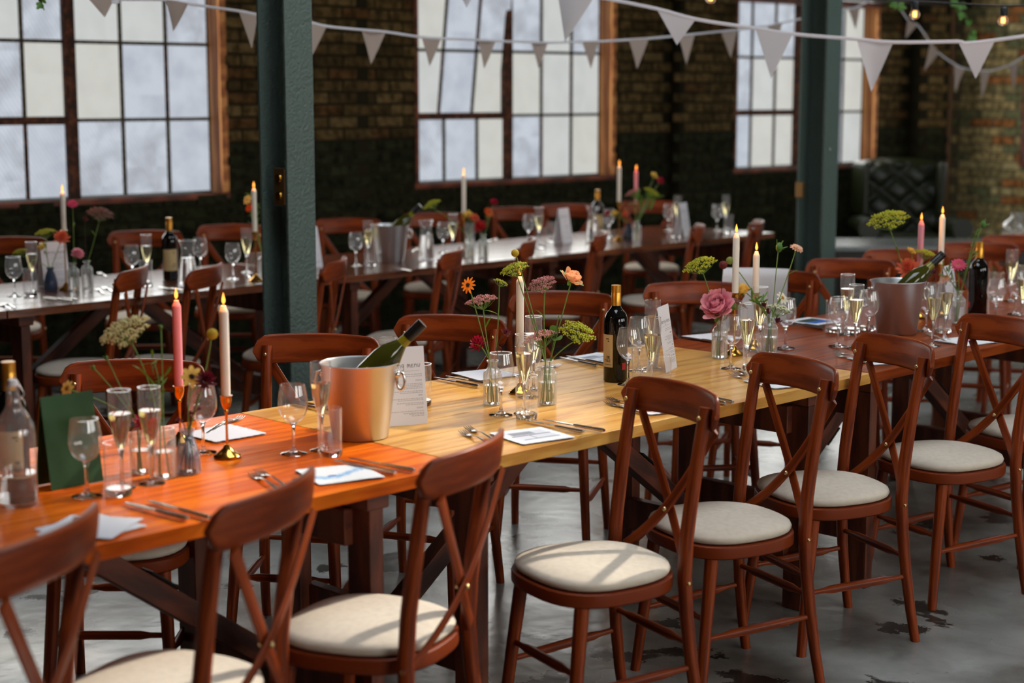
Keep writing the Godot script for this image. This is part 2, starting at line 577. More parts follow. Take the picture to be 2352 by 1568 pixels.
# bricks in stretcher bond over (s0..s1, y0..y1) of a wall face; the 300 with the lowest score are parts, the rest one mesh
func lay_bricks(wall: Node3D, s0: float, s1: float, y0: float, y1: float, holes: Array, proud: Array, score: Callable, sets: Callable, sd: int) -> void:
	var r := RandomNumberGenerator.new()
	r.seed = sd
	var all := []
	var rows := int((y1 - y0) / 0.075)
	for k in rows:
		var y := y0 + k * 0.075 + 0.0375
		var x := s0 + (0.1125 if k % 2 == 1 else 0.0)
		while x < s1:
			var a := maxf(x, s0)
			var b := minf(x + 0.225, s1)
			for hole in holes:
				if y > hole[2] - 0.02 and y < hole[3] + 0.03:
					if a < hole[1] and b > hole[0]:
						if a < hole[0]: b = minf(b, hole[0])
						elif b > hole[1]: a = maxf(a, hole[1])
						else: b = a
			if b - a > 0.03:
				var z := 0.0
				for q in proud:
					if (a + b) / 2 > q[0] and (a + b) / 2 < q[1]: z = q[2]
				all.append([score.call((a + b) / 2, y), (a + b) / 2, y, b - a - 0.012, z + r.randf_range(0.004, 0.011), sets.call((a + b) / 2, y), brick_tone(0, r)])
			x += 0.225
	all.sort_custom(func(p, q): return p[0] < q[0])
	var meshes := {}
	var g := G.new()
	for i in all.size():
		var a = all[i]
		if i < 300:
			var key := snappedf(a[3], 0.01)
			if not meshes.has(key): meshes[key] = G.new().box(Vector3(key, 0.063, 0.02), Vector3.ZERO, 0.004).mesh()
			part("brick", meshes[key], M.bricks[a[5]][a[6]], wall, Vector3(a[1], a[2], a[4] - 0.01))
		else:
			g.tint = M.bricks[a[5]][a[6]].albedo_color.srgb_to_linear()
			g.box(Vector3(a[3], 0.063, 0.02), Vector3(a[1], a[2], a[4] - 0.01), 0.004)
	if g.v.size():
		var rest := part("brickwork", g.mesh(), M.brick_rest, wall)
		rest.set_meta("kind", "stuff")

func build_room() -> void:
	var turn := WALL_TURN
	var b := Basis(Vector3.UP, turn)
	# floor and roof
	var fl := MeshInstance3D.new()
	fl.name = "floor"
	fl.mesh = G.new().box(Vector3(24, 0.2, 20), Vector3(6, -0.1, -1.5), 0.0005).mesh()
	fl.material_override = M.floor
	fl.set_meta("kind", "structure")
	add_child(fl)
	var roof := structure("ceiling")
	var y := 4.2
	# the nearer roof light is unseen, added for overhead fill; the sun comes through the farther one onto the long table
	var sz0 := -4.25
	var sz1 := -1.75
	var lights := [[2.3, 4.25], [6.75, 8.7]]
	var g := G.new()
	var x_from := -8.0
	for q in lights:
		g.box(Vector3(q[0] - x_from, 0.2, 22), Vector3((q[0] + x_from) / 2, y + 0.1, -1.5), 0.001)
		g.box(Vector3(q[1] - q[0], 0.2, sz0 + 12.5), Vector3((q[0] + q[1]) / 2, y + 0.1, (sz0 - 12.5) / 2), 0.001)
		g.box(Vector3(q[1] - q[0], 0.2, 9.5 - sz1), Vector3((q[0] + q[1]) / 2, y + 0.1, (sz1 + 9.5) / 2), 0.001)
		x_from = q[1]
	g.box(Vector3(20.0 - x_from, 0.2, 22), Vector3((20.0 + x_from) / 2, y + 0.1, -1.5), 0.001)
	part("roof_boards", g.mesh(), M.plaster, roof)
	for q in lights:
		for i in 2:
			part("roof_light_bar", G.new().box(Vector3(0.03, 0.05, sz1 - sz0), Vector3(q[0] + (q[1] - q[0]) * (i + 1) / 3.0, y + 0.03, (sz0 + sz1) / 2), 0.004).mesh(), M.rust, roof)
		part("roof_light_pane", G.new().box(Vector3(q[1] - q[0], 0.006, sz1 - sz0), Vector3((q[0] + q[1]) / 2, y + 0.12, (sz0 + sz1) / 2), 0.001).mesh(), M.glass, roof)
	# back wall with three steel windows
	var holes := [[-9.43, -7.6, 1.05, 2.37], [-6.12, -4.29, 1.05, 2.37], [-2.92, -1.09, 1.05, 2.37]]
	var wall := structure("wall_back", CORNER, turn)
	g = G.new()
	var edges := [-20.0]
	for q in holes: edges += [q[0], q[1]]
	edges.append(0.4)
	for i in range(0, edges.size(), 2):
		g.box(Vector3(edges[i + 1] - edges[i], 4.2, 0.4), Vector3((edges[i] + edges[i + 1]) / 2, 2.1, -0.2), 0.001)
	for q in holes:
		g.box(Vector3(q[1] - q[0], q[2], 0.4), Vector3((q[0] + q[1]) / 2, q[2] / 2, -0.2), 0.001)
		g.box(Vector3(q[1] - q[0], 4.2 - q[3], 0.4), Vector3((q[0] + q[1]) / 2, (4.2 + q[3]) / 2, -0.2), 0.001)
	var piers := [[-7.05, -6.6, 0.11], [-3.68, -3.2, 0.11], [-0.62, -0.3, 0.2]]
	for q in piers:
		g.box(Vector3(q[1] - q[0], 4.2, q[2]), Vector3((q[0] + q[1]) / 2, 2.1, q[2] / 2), 0.001)
	part("masonry", g.mesh(), M.mortar, wall)
	lay_bricks(wall, -10.4, -0.02, 0.0, 2.7, holes, piers, func(s, yy): return absf(yy - 1.45) + (0.8 if s > -0.7 else 0.0) + maxf(0.0, -s - 7.6) * 0.6, func(_s, yy): return 1 if yy < 1.36 else 0, 5)
	for i in 3:
		var q = holes[i]
		var at := CORNER + b * Vector3(q[0], q[2], -0.13)
		steel_window("window_%d" % (i + 1), at, turn, i == 1, 40 + i, 2.6)
	# right wall, brick with the edge of another window
	var wr := structure("wall_right", CORNER, turn - PI / 2)   # its own x runs along the wall towards the camera side
	g = G.new()
	var hole := [0.77, 2.6, 1.0, 2.4]
	g.box(Vector3(hole[0] + 0.4, 4.2, 0.4), Vector3((hole[0] - 0.4) / 2, 2.1, -0.2), 0.001)
	g.box(Vector3(hole[1] - hole[0], hole[2], 0.4), Vector3((hole[0] + hole[1]) / 2, hole[2] / 2, -0.2), 0.001)
	g.box(Vector3(hole[1] - hole[0], 4.2 - hole[3], 0.4), Vector3((hole[0] + hole[1]) / 2, (4.2 + hole[3]) / 2, -0.2), 0.001)
	g.box(Vector3(12.0 - hole[1], 4.2, 0.4), Vector3((12.0 + hole[1]) / 2, 2.1, -0.2), 0.001)
	part("masonry", g.mesh(), M.mortar_tan, wr)
	lay_bricks(wr, 0.02, 3.0, 0.0, 2.7, [hole], [], func(s, _y): return s, func(_s, _y): return 2, 9)
	steel_window("window_4", CORNER + b * Basis(Vector3.UP, -PI / 2) * Vector3(hole[0], 1.05, -0.13), turn - PI / 2, false, 50, 1.1)
	# the walls behind and beside the camera, with the windows that light the room from there
	var wf := structure("wall_front", CORNER + b * Vector3(0, 0, 11.2), turn)
	g = G.new()
	var at_x := [-11.6, -8.4, -5.2]
	edges = [-20.0]
	for x in at_x: edges += [x, x + 1.83]
	edges.append(0.4)
	for i in range(0, edges.size(), 2):
		g.box(Vector3(edges[i + 1] - edges[i], 4.2, 0.4), Vector3((edges[i] + edges[i + 1]) / 2, 2.1, 0.2), 0.001)
	for x in at_x:
		g.box(Vector3(1.83, 1.3, 0.4), Vector3(x + 0.915, 0.65, 0.2), 0.001)
		g.box(Vector3(1.83, 1.58, 0.4), Vector3(x + 0.915, 4.2 - 0.79, 0.2), 0.001)
	part("masonry", g.mesh(), M.plaster, wf)
	for i in 3:
		steel_window("window_%d" % (5 + i), CORNER + b * Vector3(at_x[i] + 1.83, 1.3, 11.33), turn + PI, false, 60 + i, 6.5)
	var wl := structure("wall_left", CORNER + b * Vector3(-18.0, 0, 5.6), turn)
	part("masonry", G.new().box(Vector3(0.4, 4.2, 12.4), Vector3(0, 2.1, 0), 0.001).mesh(), M.plaster, wl)
	# pipe in the corner
	solo("drain_pipe", G.new().tube([Vector3(0, 0, 0), Vector3(0, 4.2, 0)], 0.035, 12).mesh(), M.conduit, "brown pipe running up the brick wall beside the corner", "pipe", CORNER + b * Vector3(-0.12, 0, 0.09))
	# steel columns
	var i_shape := func(o: Node3D) -> void:
		var w := 0.14
		var d := 0.18
		part("flange", G.new().box(Vector3(w, 4.2, 0.014), Vector3(0, 2.1, d / 2 - 0.007), 0.002).mesh(), M.steel_paint, o)
		part("flange", G.new().box(Vector3(w, 4.2, 0.014), Vector3(0, 2.1, -d / 2 + 0.007), 0.002).mesh(), M.steel_paint, o)
		part("web", G.new().box(Vector3(0.012, 4.2, d - 0.028), Vector3(0.03, 2.1, 0), 0.002).mesh(), M.steel_paint, o)
		part("base_plate", G.new().box(Vector3(0.3, 0.02, 0.3), Vector3(0, 0.01, 0), 0.003).mesh(), M.steel_paint, o)
	var col := thing("steel_column", "teal painted steel column with a brass switch plate", "column", Vector3(4.133, 0, -5.29), 0.0)
	i_shape.call(col)
	part("conduit", G.new().tube([Vector3(-0.012, 1.36, 0.045), Vector3(-0.012, 4.2, 0.045)], 0.011, 10).mesh(), M.conduit, col)
	var sw := part("switch_plate", G.new().box(Vector3(0.02, 0.15, 0.07), Vector3(-0.06, 1.27, 0.035), 0.004).mesh(), M.switch_plate, col)
	for k in 2:
		part("switch_knob", G.new().lathe([Vector2(0.0, 0.008), Vector2(0.016, 0.006), Vector2(0.018, 0.0)], 14, 0, 0, Vector3(-0.07, 1.235 + k * 0.07, 0.035), Basis(Vector3.BACK, PI / 2)).mesh(), M.brass, sw)
	var col2 := thing("steel_column", "blue grey steel column rising behind the far chairs", "column", Vector3(7.92, 0, -5.29), 0.0)
	i_shape.call(col2)
	part("conduit", G.new().box(Vector3(0.03, 0.09, 0.05), Vector3(-0.08, 1.10, -0.06), 0.004).mesh(), M.switch_plate, col2)
	part("bolt", G.new().ball(Vector3(-0.02, 1.33, 0.092), 0.006, 8).mesh(), M.steel, col2)
	# timber beam along the back windows' heads
	solo("ceiling_beam", G.new().box(Vector3(18, 0.16, 0.12), Vector3(-8.5, 0, 0), 0.01).mesh(), M.dark_wood, "dark timber beam running along the brick wall above the windows", "beam", CORNER + b * Vector3(0, 2.475, 0.16), turn)

# ---------------------------------------------------------------- tables
func trestle_table(label: String, at: Vector3, wood_: Material, sd: int, group: String) -> void:
	var L := 1.81
	var W := 0.916
	var t := thing("trestle_table", label, "table", at, 0.0, group)
	var r := RandomNumberGenerator.new()
	r.seed = sd
	var pw := W / 6.0
	for k in 6:
		part("plank", G.new().box(Vector3(L, 0.034, pw - 0.0012), Vector3(0, TOP - 0.017 - r.randf() * 0.0006, -W / 2 + pw * (k + 0.5)), 0.0022, Basis(), Vector2(r.randf() * 9.0, r.randf() * 9.0)).mesh(), wood_, t)
	var inset := [0.11, 0.24]
	for e in 2:
		var x: float = -L / 2 + inset[0] if e == 0 else L / 2 - inset[1]
		var inward := 1.0 if e == 0 else -1.0
		part("batten", G.new().box(Vector3(0.07, 0.045, W - 0.1), Vector3(x, TOP - 0.058, 0), 0.004).mesh(), M.trestle, t)
		for s in [-1, 1]:
			part("leg", G.new().box(Vector3(0.67, 0.045, 0.085), Vector3(x, 0.335, s * (W / 2 - 0.10)), 0.004, Basis(Vector3.BACK, PI / 2), Vector2(r.randf() * 5, r.randf() * 5)).mesh(), M.trestle, t)
		part("foot_rail", G.new().box(Vector3(0.04, 0.11, W - 0.24), Vector3(x + inward * 0.03, 0.20, 0), 0.004).mesh(), M.trestle, t)
		part("top_rail", G.new().box(Vector3(0.035, 0.09, W - 0.24), Vector3(x + inward * 0.03, 0.62, 0), 0.004).mesh(), M.trestle, t)
		var a := Vector3(x + inward * 0.03, 0.22, 0.0)
		var c := Vector3(x + inward * 0.66, TOP - 0.07, 0.0)
		var br := part("brace", G.new().box(Vector3((c - a).length(), 0.06, 0.05), Vector3.ZERO, 0.004).mesh(), M.trestle, t, (a + c) / 2)
		br.rotation.z = atan2(c.y - a.y, c.x - a.x)
		part("hinge", G.new().box(Vector3(0.09, 0.008, 0.05), Vector3(-inward * 0.02, -0.035, 0), 0.002).mesh(), M.iron, br)
		part("brace_block", G.new().box(Vector3(0.12, 0.04, 0.16), Vector3(c.x, TOP - 0.055, 0), 0.004).mesh(), M.trestle, t)

func build_tables() -> void:
	var z := -3.258
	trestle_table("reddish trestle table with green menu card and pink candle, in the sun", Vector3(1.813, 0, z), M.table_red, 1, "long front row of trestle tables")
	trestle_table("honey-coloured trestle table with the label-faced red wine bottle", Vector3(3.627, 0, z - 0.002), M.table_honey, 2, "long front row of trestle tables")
	trestle_table("red-brown trestle table carrying the steel bucket by dill flowers", Vector3(5.442, 0, z), M.table_stained, 3, "long front row of trestle tables")
	trestle_table("trestle table at the far end of front row, past the swing-top carafe", Vector3(7.256, 0, z), M.table_stained, 4, "long front row of trestle tables")
	var zb := -6.663
	trestle_table("brown trestle table at the start of the row under the windows", Vector3(2.468, 0, zb), M.table_brown, 5, "row of trestle tables by the windows")
	trestle_table("brown trestle table with deep blue vase, under the left window", Vector3(4.283, 0, zb), M.table_brown, 6, "row of trestle tables by the windows")
	trestle_table("brown trestle table with steel bucket and red dahlia, by the windows", Vector3(6.098, 0, zb), M.table_brown, 7, "row of trestle tables by the windows")
	trestle_table("brown trestle table at the far end of the row by the windows", Vector3(7.913, 0, zb), M.table_brown, 8, "row of trestle tables by the windows")

# ---------------------------------------------------------------- chairs
func se(t: float, rx: float, rz: float, e: float) -> Vector3:
	var c := cos(t)
	var s := sin(t)
	var z := signf(s) * pow(absf(s), 2.0 / e)
	return Vector3(rx * (1.0 + 0.07 * z) * signf(c) * pow(absf(c), 2.0 / e), 0, rz * z)

func bezier(a: Vector3, b: Vector3, c: Vector3, k := 9) -> Array:
	var o := []
	for i in k:
		var t := float(i) / (k - 1)
		o.append(a.lerp(b, t).lerp(b.lerp(c, t), t))
	return o

func bobbin(a: Vector3, b: Vector3) -> ArrayMesh:
	var pts := []
	var rr := []
	for q in [[0.0, 0.0075], [0.16, 0.008], [0.24, 0.0125], [0.76, 0.0125], [0.84, 0.008], [1.0, 0.0075]]:
		pts.append(a.lerp(b, q[0])); rr.append(q[1])
	return G.new().tube(pts, rr, 10).mesh()

func make_chair() -> Node3D:
	var t := thing("cross_back_chair", "", "chair")
	# seat ring and cushion
	var g := G.new()
	var segs := 40
	var prof := [[0.0, 0.405], [0.985, 0.405], [1.0, 0.410], [1.0, 0.436], [0.985, 0.441], [0.0, 0.441]]
	var rings := []
	for q in prof:
		var row := []
		for j in segs + 1:
			var v: Vector3 = se(-TAU * j / segs, 0.19, 0.19, 2.7) * q[0]
			v.y = q[1]
			row.append(v)
		rings.append(row)
	g.sheet(rings)
	part("seat_frame", g.mesh(), M.rim, t)
	g = G.new()
	rings = []
	for q in [[0.0, 0.441], [0.93, 0.442], [0.975, 0.447], [0.99, 0.455], [0.97, 0.464], [0.90, 0.471], [0.72, 0.478], [0.45, 0.482], [0.0, 0.483]]:
		var row := []
		for j in segs + 1:
			var v: Vector3 = se(-TAU * j / segs, 0.187, 0.187, 2.6) * q[0]
			v.y = q[1]
			row.append(v)
		rings.append(row)
	g.sheet(rings)
	part("seat_pad", g.mesh(), M.pad, t)
	for s in [-1, 1]:
		part("leg", G.new().tube([Vector3(s * 0.142, 0.41, 0.125), Vector3(s * 0.155, 0.2, 0.15), Vector3(s * 0.168, 0.0, 0.172)], [0.019, 0.017, 0.0145], 14).mesh(), M.chair, t)
		# back post and rear leg are one bent piece
		var path := []
		var rr := []
		for q in [[0.0, 0.180, -0.222, 0.0145], [0.1, 0.176, -0.203, 0.0155], [0.22, 0.170, -0.186, 0.017], [0.34, 0.163, -0.174, 0.018], [0.44, 0.158, -0.170, 0.0185], [0.54, 0.156, -0.176, 0.0185], [0.66, 0.157, -0.192, 0.0178], [0.78, 0.159, -0.211, 0.017], [0.865, 0.160, -0.226, 0.0165]]:
			path.append(Vector3(s * q[1], q[0], q[2])); rr.append(q[3])
		var post := part("back_post", G.new().tube(path, rr, 16).mesh(), M.chair, t)
		part("screw", G.new().ball(Vector3(s * 0.160, 0.84, -0.205), 0.0062, 8).mesh(), M.screw, post)
		part("screw", G.new().ball(Vector3(s * 0.1765, 0.425, -0.170), 0.0055, 8).mesh(), M.screw, post)
	# bent top rail behind the posts
	g = G.new()
	rings = []
	var N := 30
	for i in N + 1:
		var x := lerpf(-0.205, 0.205, float(i) / N)
		var e := maxf(0.0, absf(x) - 0.163) / 0.042
		var hh := 0.0455 * sqrt(maxf(0.02, 1.0 - e * e))
		var zc := -0.279 + 0.052 * pow(absf(x) / 0.205, 2.0)
		var yc := 0.848 + 0.006 * (1.0 - pow(x / 0.205, 2.0))
		var row := []
		for j in 15:
			var a := -TAU * j / 14
			var sy := signf(sin(a)) * pow(absf(sin(a)), 0.55)
			var sz := signf(cos(a)) * pow(absf(cos(a)), 0.55)
			row.append(Vector3(x, yc + hh * sy, zc + 0.0095 * sz * (1.0 if e < 0.8 else 0.8) - hh * sy * 0.14))
		rings.append(row)
	g.sheet(rings, false, 0.0, Vector2(-0.2, 0.42))
	for e in [0, N]:
		var c := Vector3.ZERO
		for j in 14: c += rings[e][j] / 14.0
		var nn := Vector3.LEFT if e == 0 else Vector3.RIGHT
		var ci := g.p(c, nn)
		var f0 := g.v.size()
		for j in 15: g.p(rings[e][j], nn, Vector2(0, j * 0.02))
		for j in 14: g.tri(ci, f0 + j, f0 + j + 1)
	part("top_rail", g.mesh(), M.chair, t)
	# the crossed bentwood straps
	for s in [-1, 1]:
		var back := 0.005 if s == 1 else -0.005
		var path := []
		for i in 13:
			var u := float(i) / 12
			var x: float = lerpf(0.160, -0.172, u) * s
			var yy := lerpf(0.805, 0.415, u) - 0.038 * sin(PI * u)
			var z := lerpf(-0.256, -0.172, u) - 0.016 * sin(PI * u) + back * sin(PI * u)
			path.append(Vector3(x, yy, z))
		part("cross_strap", G.new().tube(path, 0.0165, 12, 0.27, Vector3(0, -0.2, -1)).mesh(), M.chair, t)
	part("strap_bolt", G.new().ball(Vector3(0, 0.572, -0.2195), 0.007, 8).mesh(), M.screw, t)
	part("strap_bolt", G.new().ball(Vector3(0, 0.572, -0.2405), 0.007, 8).mesh(), M.screw, t)
	# stretchers
	for s in [-1, 1]:
		part("stretcher", bobbin(Vector3(s * 0.157, 0.185, 0.15), Vector3(s * 0.171, 0.205, -0.188)), M.chair, t)
	part("stretcher", bobbin(Vector3(-0.155, 0.235, 0.146), Vector3(0.155, 0.235, 0.146)), M.chair, t)
	part("stretcher", bobbin(Vector3(-0.170, 0.265, -0.182), Vector3(0.170, 0.265, -0.182)), M.chair, t)
	return t

func build_chairs() -> void:
	var c := make_chair()
	var near := "chairs on the open side of the front row"
	var far := "chairs on the far side of the front row"
	var list := [
		[1.30, -2.73, -150.0, "cross-back chair at the folded white napkin, beige seat partly hidden", near],
		[1.785, -2.71, -156.0, "cross-back chair drawn up beside the napkin with blue brush strokes", near],
		[2.33, -2.715, -159.0, "cross-back chair before the napkin with a grey building print", near],
		[3.037, -2.669, -105.4, "cross-back chair turned sideways, beige seat sunlit, before the red wine bottle", near],
		[3.602, -2.693, -108.7, "cross-back chair turned sideways before the pink peony vase", near],
		[4.146, -2.715, -113.7, "cross-back chair turned sideways before the napkin with small birds", near],
		[4.80, -2.687, -108.5, "cross-back chair turned sideways before the napkin with a pink print", near],
		[5.42, -2.70, -108.0, "cross-back chair beyond the napkin with the pink print", near],
		[2.335, -3.745, -45.5, "cross-back chair across the table, behind the pink candle", far],
		[2.985, -3.80, -55.4, "cross-back chair across the table, behind the sunlit steel bucket", far],
		[3.556, -3.86, -66.0, "cross-back chair across the table, behind the orange daisy", far],
		[4.330, -4.02, -58.0, "cross-back chair across the table, behind the red wine bottle", far],
		[4.99, -3.81, -38.0, "cross-back chair across the table, behind the dill and pink peony", far],
		[5.502, -3.93, -66.0, "cross-back chair with a white cloth over its back", far],
		[6.166, -3.95, -61.7, "cross-back chair between the white-cloth chair and the steel bucket", far],
		[6.756, -4.01, -58.7, "cross-back chair across the table, behind the peach dahlias", far],
		[7.319, -3.954, -63.0, "cross-back chair across the table, behind the swing-top carafe", far],
		[7.88, -4.0, -60.0, "cross-back chair at the far end of the front row, before the low table", far],
	]
	var row_near := "chairs on the room side of the window row"
	var row_far := "chairs on the wall side of the window row"
	for i in BACK_CHAIRS.size():
		var q = BACK_CHAIRS[i]
		if i < 8:
			list.append([q[0], q[1], q[2], "dark cross-back chair, back to the room, near " + beside(Vector3(q[0], 0, -6.6)), row_near])
		else:
			list.append([q[0], q[1], q[2], "dark cross-back chair, back to the wall, near " + beside(Vector3(q[0], 0, -6.6)), row_far])
	for i in list.size():
		var q = list[i]
		if i == 0:
			c.position = Vector3(q[0], 0, q[1])
			c.rotation.y = deg_to_rad(q[2])
			tag(c, q[3], "chair", q[4])
		else:
			copy(c, "cross_back_chair", q[3], Vector3(q[0], 0, q[1]), deg_to_rad(q[2]), q[4])
	# white cloth over one chair back
	var g := G.new()
	var a := deg_to_rad(-66.0)
	var rows := []
	for i in 19:
		var row := []
		var u := float(i) / 18
		for j in 15:
			var x := lerpf(-0.21, 0.06, float(j) / 14)
			var zc := -0.279 + 0.052 * pow(absf(x) / 0.205, 2.0)
			var y: float
			var z: float
			var fold := 0.012 * sin(j * 1.9 + 0.4) + 0.006 * sin(j * 4.1)
			if u < 0.25:
				y = lerpf(0.62, 0.895, u / 0.25)
				z = zc + 0.03 + maxf(0.0, fold) * (1.0 - u / 0.25)
			elif u < 0.33:
				y = 0.905
				z = lerpf(zc + 0.03, zc - 0.03, (u - 0.25) / 0.08)
			else:
				y = lerpf(0.895, 0.22, (u - 0.33) / 0.67)
				z = zc - 0.034 - absf(fold) * 2.2 * (u - 0.33) - 0.03 * (u - 0.33)
			row.append(Vector3(x, y, z))
		rows.append(row)
	g.sheet(rows, true, 0.0012)
	solo("draped_cloth", g.mesh(), M.cloth, "white cloth hanging over a chair back beside the grey column", "cloth", Vector3(5.502, 0, -3.93), a)


# ---------------------------------------------------------------- tableware
# what a small thing stands next to, in words
func beside(at: Vector3) -> String:
	var marks := [
		[Vector3(1.86, 0, -3.3), "the green menu card"], [Vector3(2.30, 0, -3.3), "the pink candle"], [Vector3(2.74, 0, -3.22), "the sunlit steel bucket"],
		[Vector3(3.35, 0, -3.25), "the orange daisy vase"], [Vector3(3.95, 0, -3.29), "the red wine bottle"], [Vector3(4.5, 0, -3.3), "the pink peony"],
		[Vector3(5.2, 0, -3.22), "the steel bucket by the peach dahlias"], [Vector3(5.65, 0, -3.2), "the pink zinnia vase"], [Vector3(6.3, 0, -3.25), "the swing-top carafe of the far end"],
		[Vector3(3.8, 0, -6.65), "the deep blue vase"], [Vector3(4.5, 0, -6.65), "the wine bottle under the left window"], [Vector3(5.1, 0, -6.6), "the teal column"],
		[Vector3(5.8, 0, -6.6), "the steel bucket by the windows"], [Vector3(6.5, 0, -6.6), "the red dahlia"], [Vector3(7.2, 0, -6.6), "the leaning menu card by the windows"],
		[Vector3(7.9, 0, -6.6), "the leafy vase by the windows"], [Vector3(8.7, 0, -6.6), "the far end of the window row"]]
	var best := 99.0
	var said := ""
	for m in marks:
		var d := Vector2(at.x - m[0].x, at.z - m[0].z).length()
		if d < best:
			best = d; said = m[1]
	return said

func row_of(at: Vector3) -> String:
	return "front row" if at.z > -5.0 else "window row"

func place_all(proto: Node3D, spots: Array, called: String, words: String, group: String, spin := true) -> void:
	for i in spots.size():
		var at: Vector3 = spots[i]
		at.y = TOP + 0.0006
		var label := "%s %s" % [words, beside(at)]
		var gr := group + " on the " + row_of(at)
		var turn := rng.randf() * TAU if spin else 0.0
		if i == 0:
			proto.position = at
			proto.rotation.y = turn
			tag(proto, label, proto.get_meta("category"), gr)
		else:
			copy(proto, called, label, at, turn, gr)

func wine_glass() -> Node3D:
	var t := thing("wine_glass", "", "glass")
	var o := [Vector2(0.004, 0.078), Vector2(0.012, 0.0805), Vector2(0.022, 0.087), Vector2(0.030, 0.097), Vector2(0.0355, 0.110), Vector2(0.0375, 0.124), Vector2(0.0370, 0.138), Vector2(0.0345, 0.155), Vector2(0.0305, 0.175)]
	var pr := o.duplicate()
	for i in range(o.size() - 1, -1, -1): pr.append(Vector2(maxf(0.0, o[i].x - 0.0011), o[i].y + (0.0 if i == o.size() - 1 else 0.001)))
	pr[pr.size() - 1].x = 0.0
	part("bowl", G.new().lathe(pr, 28).mesh(), M.glass, t)
	part("rim", G.new().lathe([Vector2(0.0291, 0.1745), Vector2(0.0306, 0.1745), Vector2(0.0306, 0.1757), Vector2(0.0291, 0.1757), Vector2(0.0291, 0.1745)], 28).mesh(), M.glass_stem, t)
	part("stem", G.new().lathe([Vector2(0, 0), Vector2(0.033, 0.0), Vector2(0.0335, 0.0012), Vector2(0.031, 0.0028), Vector2(0.016, 0.0055), Vector2(0.007, 0.011), Vector2(0.0042, 0.022), Vector2(0.0036, 0.045), Vector2(0.004, 0.064), Vector2(0.0062, 0.074), Vector2(0.010, 0.0792), Vector2(0.0, 0.0792)], 20).mesh(), M.glass_stem, t)
	return t

func flute() -> Node3D:
	var t := thing("champagne_flute", "", "glass")
	var o := [Vector2(0.004, 0.088), Vector2(0.0085, 0.092), Vector2(0.0140, 0.106), Vector2(0.0195, 0.128), Vector2(0.0238, 0.150), Vector2(0.0265, 0.172), Vector2(0.0272, 0.195), Vector2(0.0258, 0.225)]
	var pr := o.duplicate()
	for i in range(o.size() - 1, -1, -1): pr.append(Vector2(maxf(0.0, o[i].x - 0.0011), o[i].y + (0.0 if i == o.size() - 1 else 0.001)))
	pr[pr.size() - 1].x = 0.0
	part("bowl", G.new().lathe(pr, 26).mesh(), M.glass, t)
	part("rim", G.new().lathe([Vector2(0.0244, 0.2245), Vector2(0.0259, 0.2245), Vector2(0.0259, 0.2257), Vector2(0.0244, 0.2257), Vector2(0.0244, 0.2245)], 26).mesh(), M.glass_stem, t)
	part("stem", G.new().lathe([Vector2(0, 0), Vector2(0.030, 0.0), Vector2(0.0305, 0.0012), Vector2(0.028, 0.0028), Vector2(0.014, 0.0055), Vector2(0.006, 0.011), Vector2(0.004, 0.024), Vector2(0.0036, 0.055), Vector2(0.0042, 0.076), Vector2(0.0075, 0.0895), Vector2(0.0, 0.0895)], 18).mesh(), M.glass_stem, t)
	part("champagne", G.new().lathe([Vector2(0, 0.0935), Vector2(0.0070, 0.0935), Vector2(0.0125, 0.1068), Vector2(0.0180, 0.1285), Vector2(0.0223, 0.1502), Vector2(0.0250, 0.1720), Vector2(0.0, 0.1722)], 24).mesh(), M.fizz, t)
	return t

func tumbler() -> Node3D:
	var t := thing("water_tumbler", "", "glass")
	part("wall", G.new().lathe([Vector2(0.0300, 0.012), Vector2(0.0312, 0.12), Vector2(0.0298, 0.12), Vector2(0.0284, 0.016), Vector2(0, 0.016)], 28).mesh(), M.glass, t)
	part("rim", G.new().lathe([Vector2(0.0297, 0.1193), Vector2(0.0314, 0.1193), Vector2(0.0314, 0.1208), Vector2(0.0297, 0.1208), Vector2(0.0297, 0.1193)], 28).mesh(), M.glass_stem, t)
	part("base", G.new().lathe([Vector2(0, 0), Vector2(0.028, 0), Vector2(0.0298, 0.0025), Vector2(0.0302, 0.013), Vector2(0.027, 0.0155), Vector2(0, 0.0135)], 24).mesh(), M.glass_stem, t)
	return t

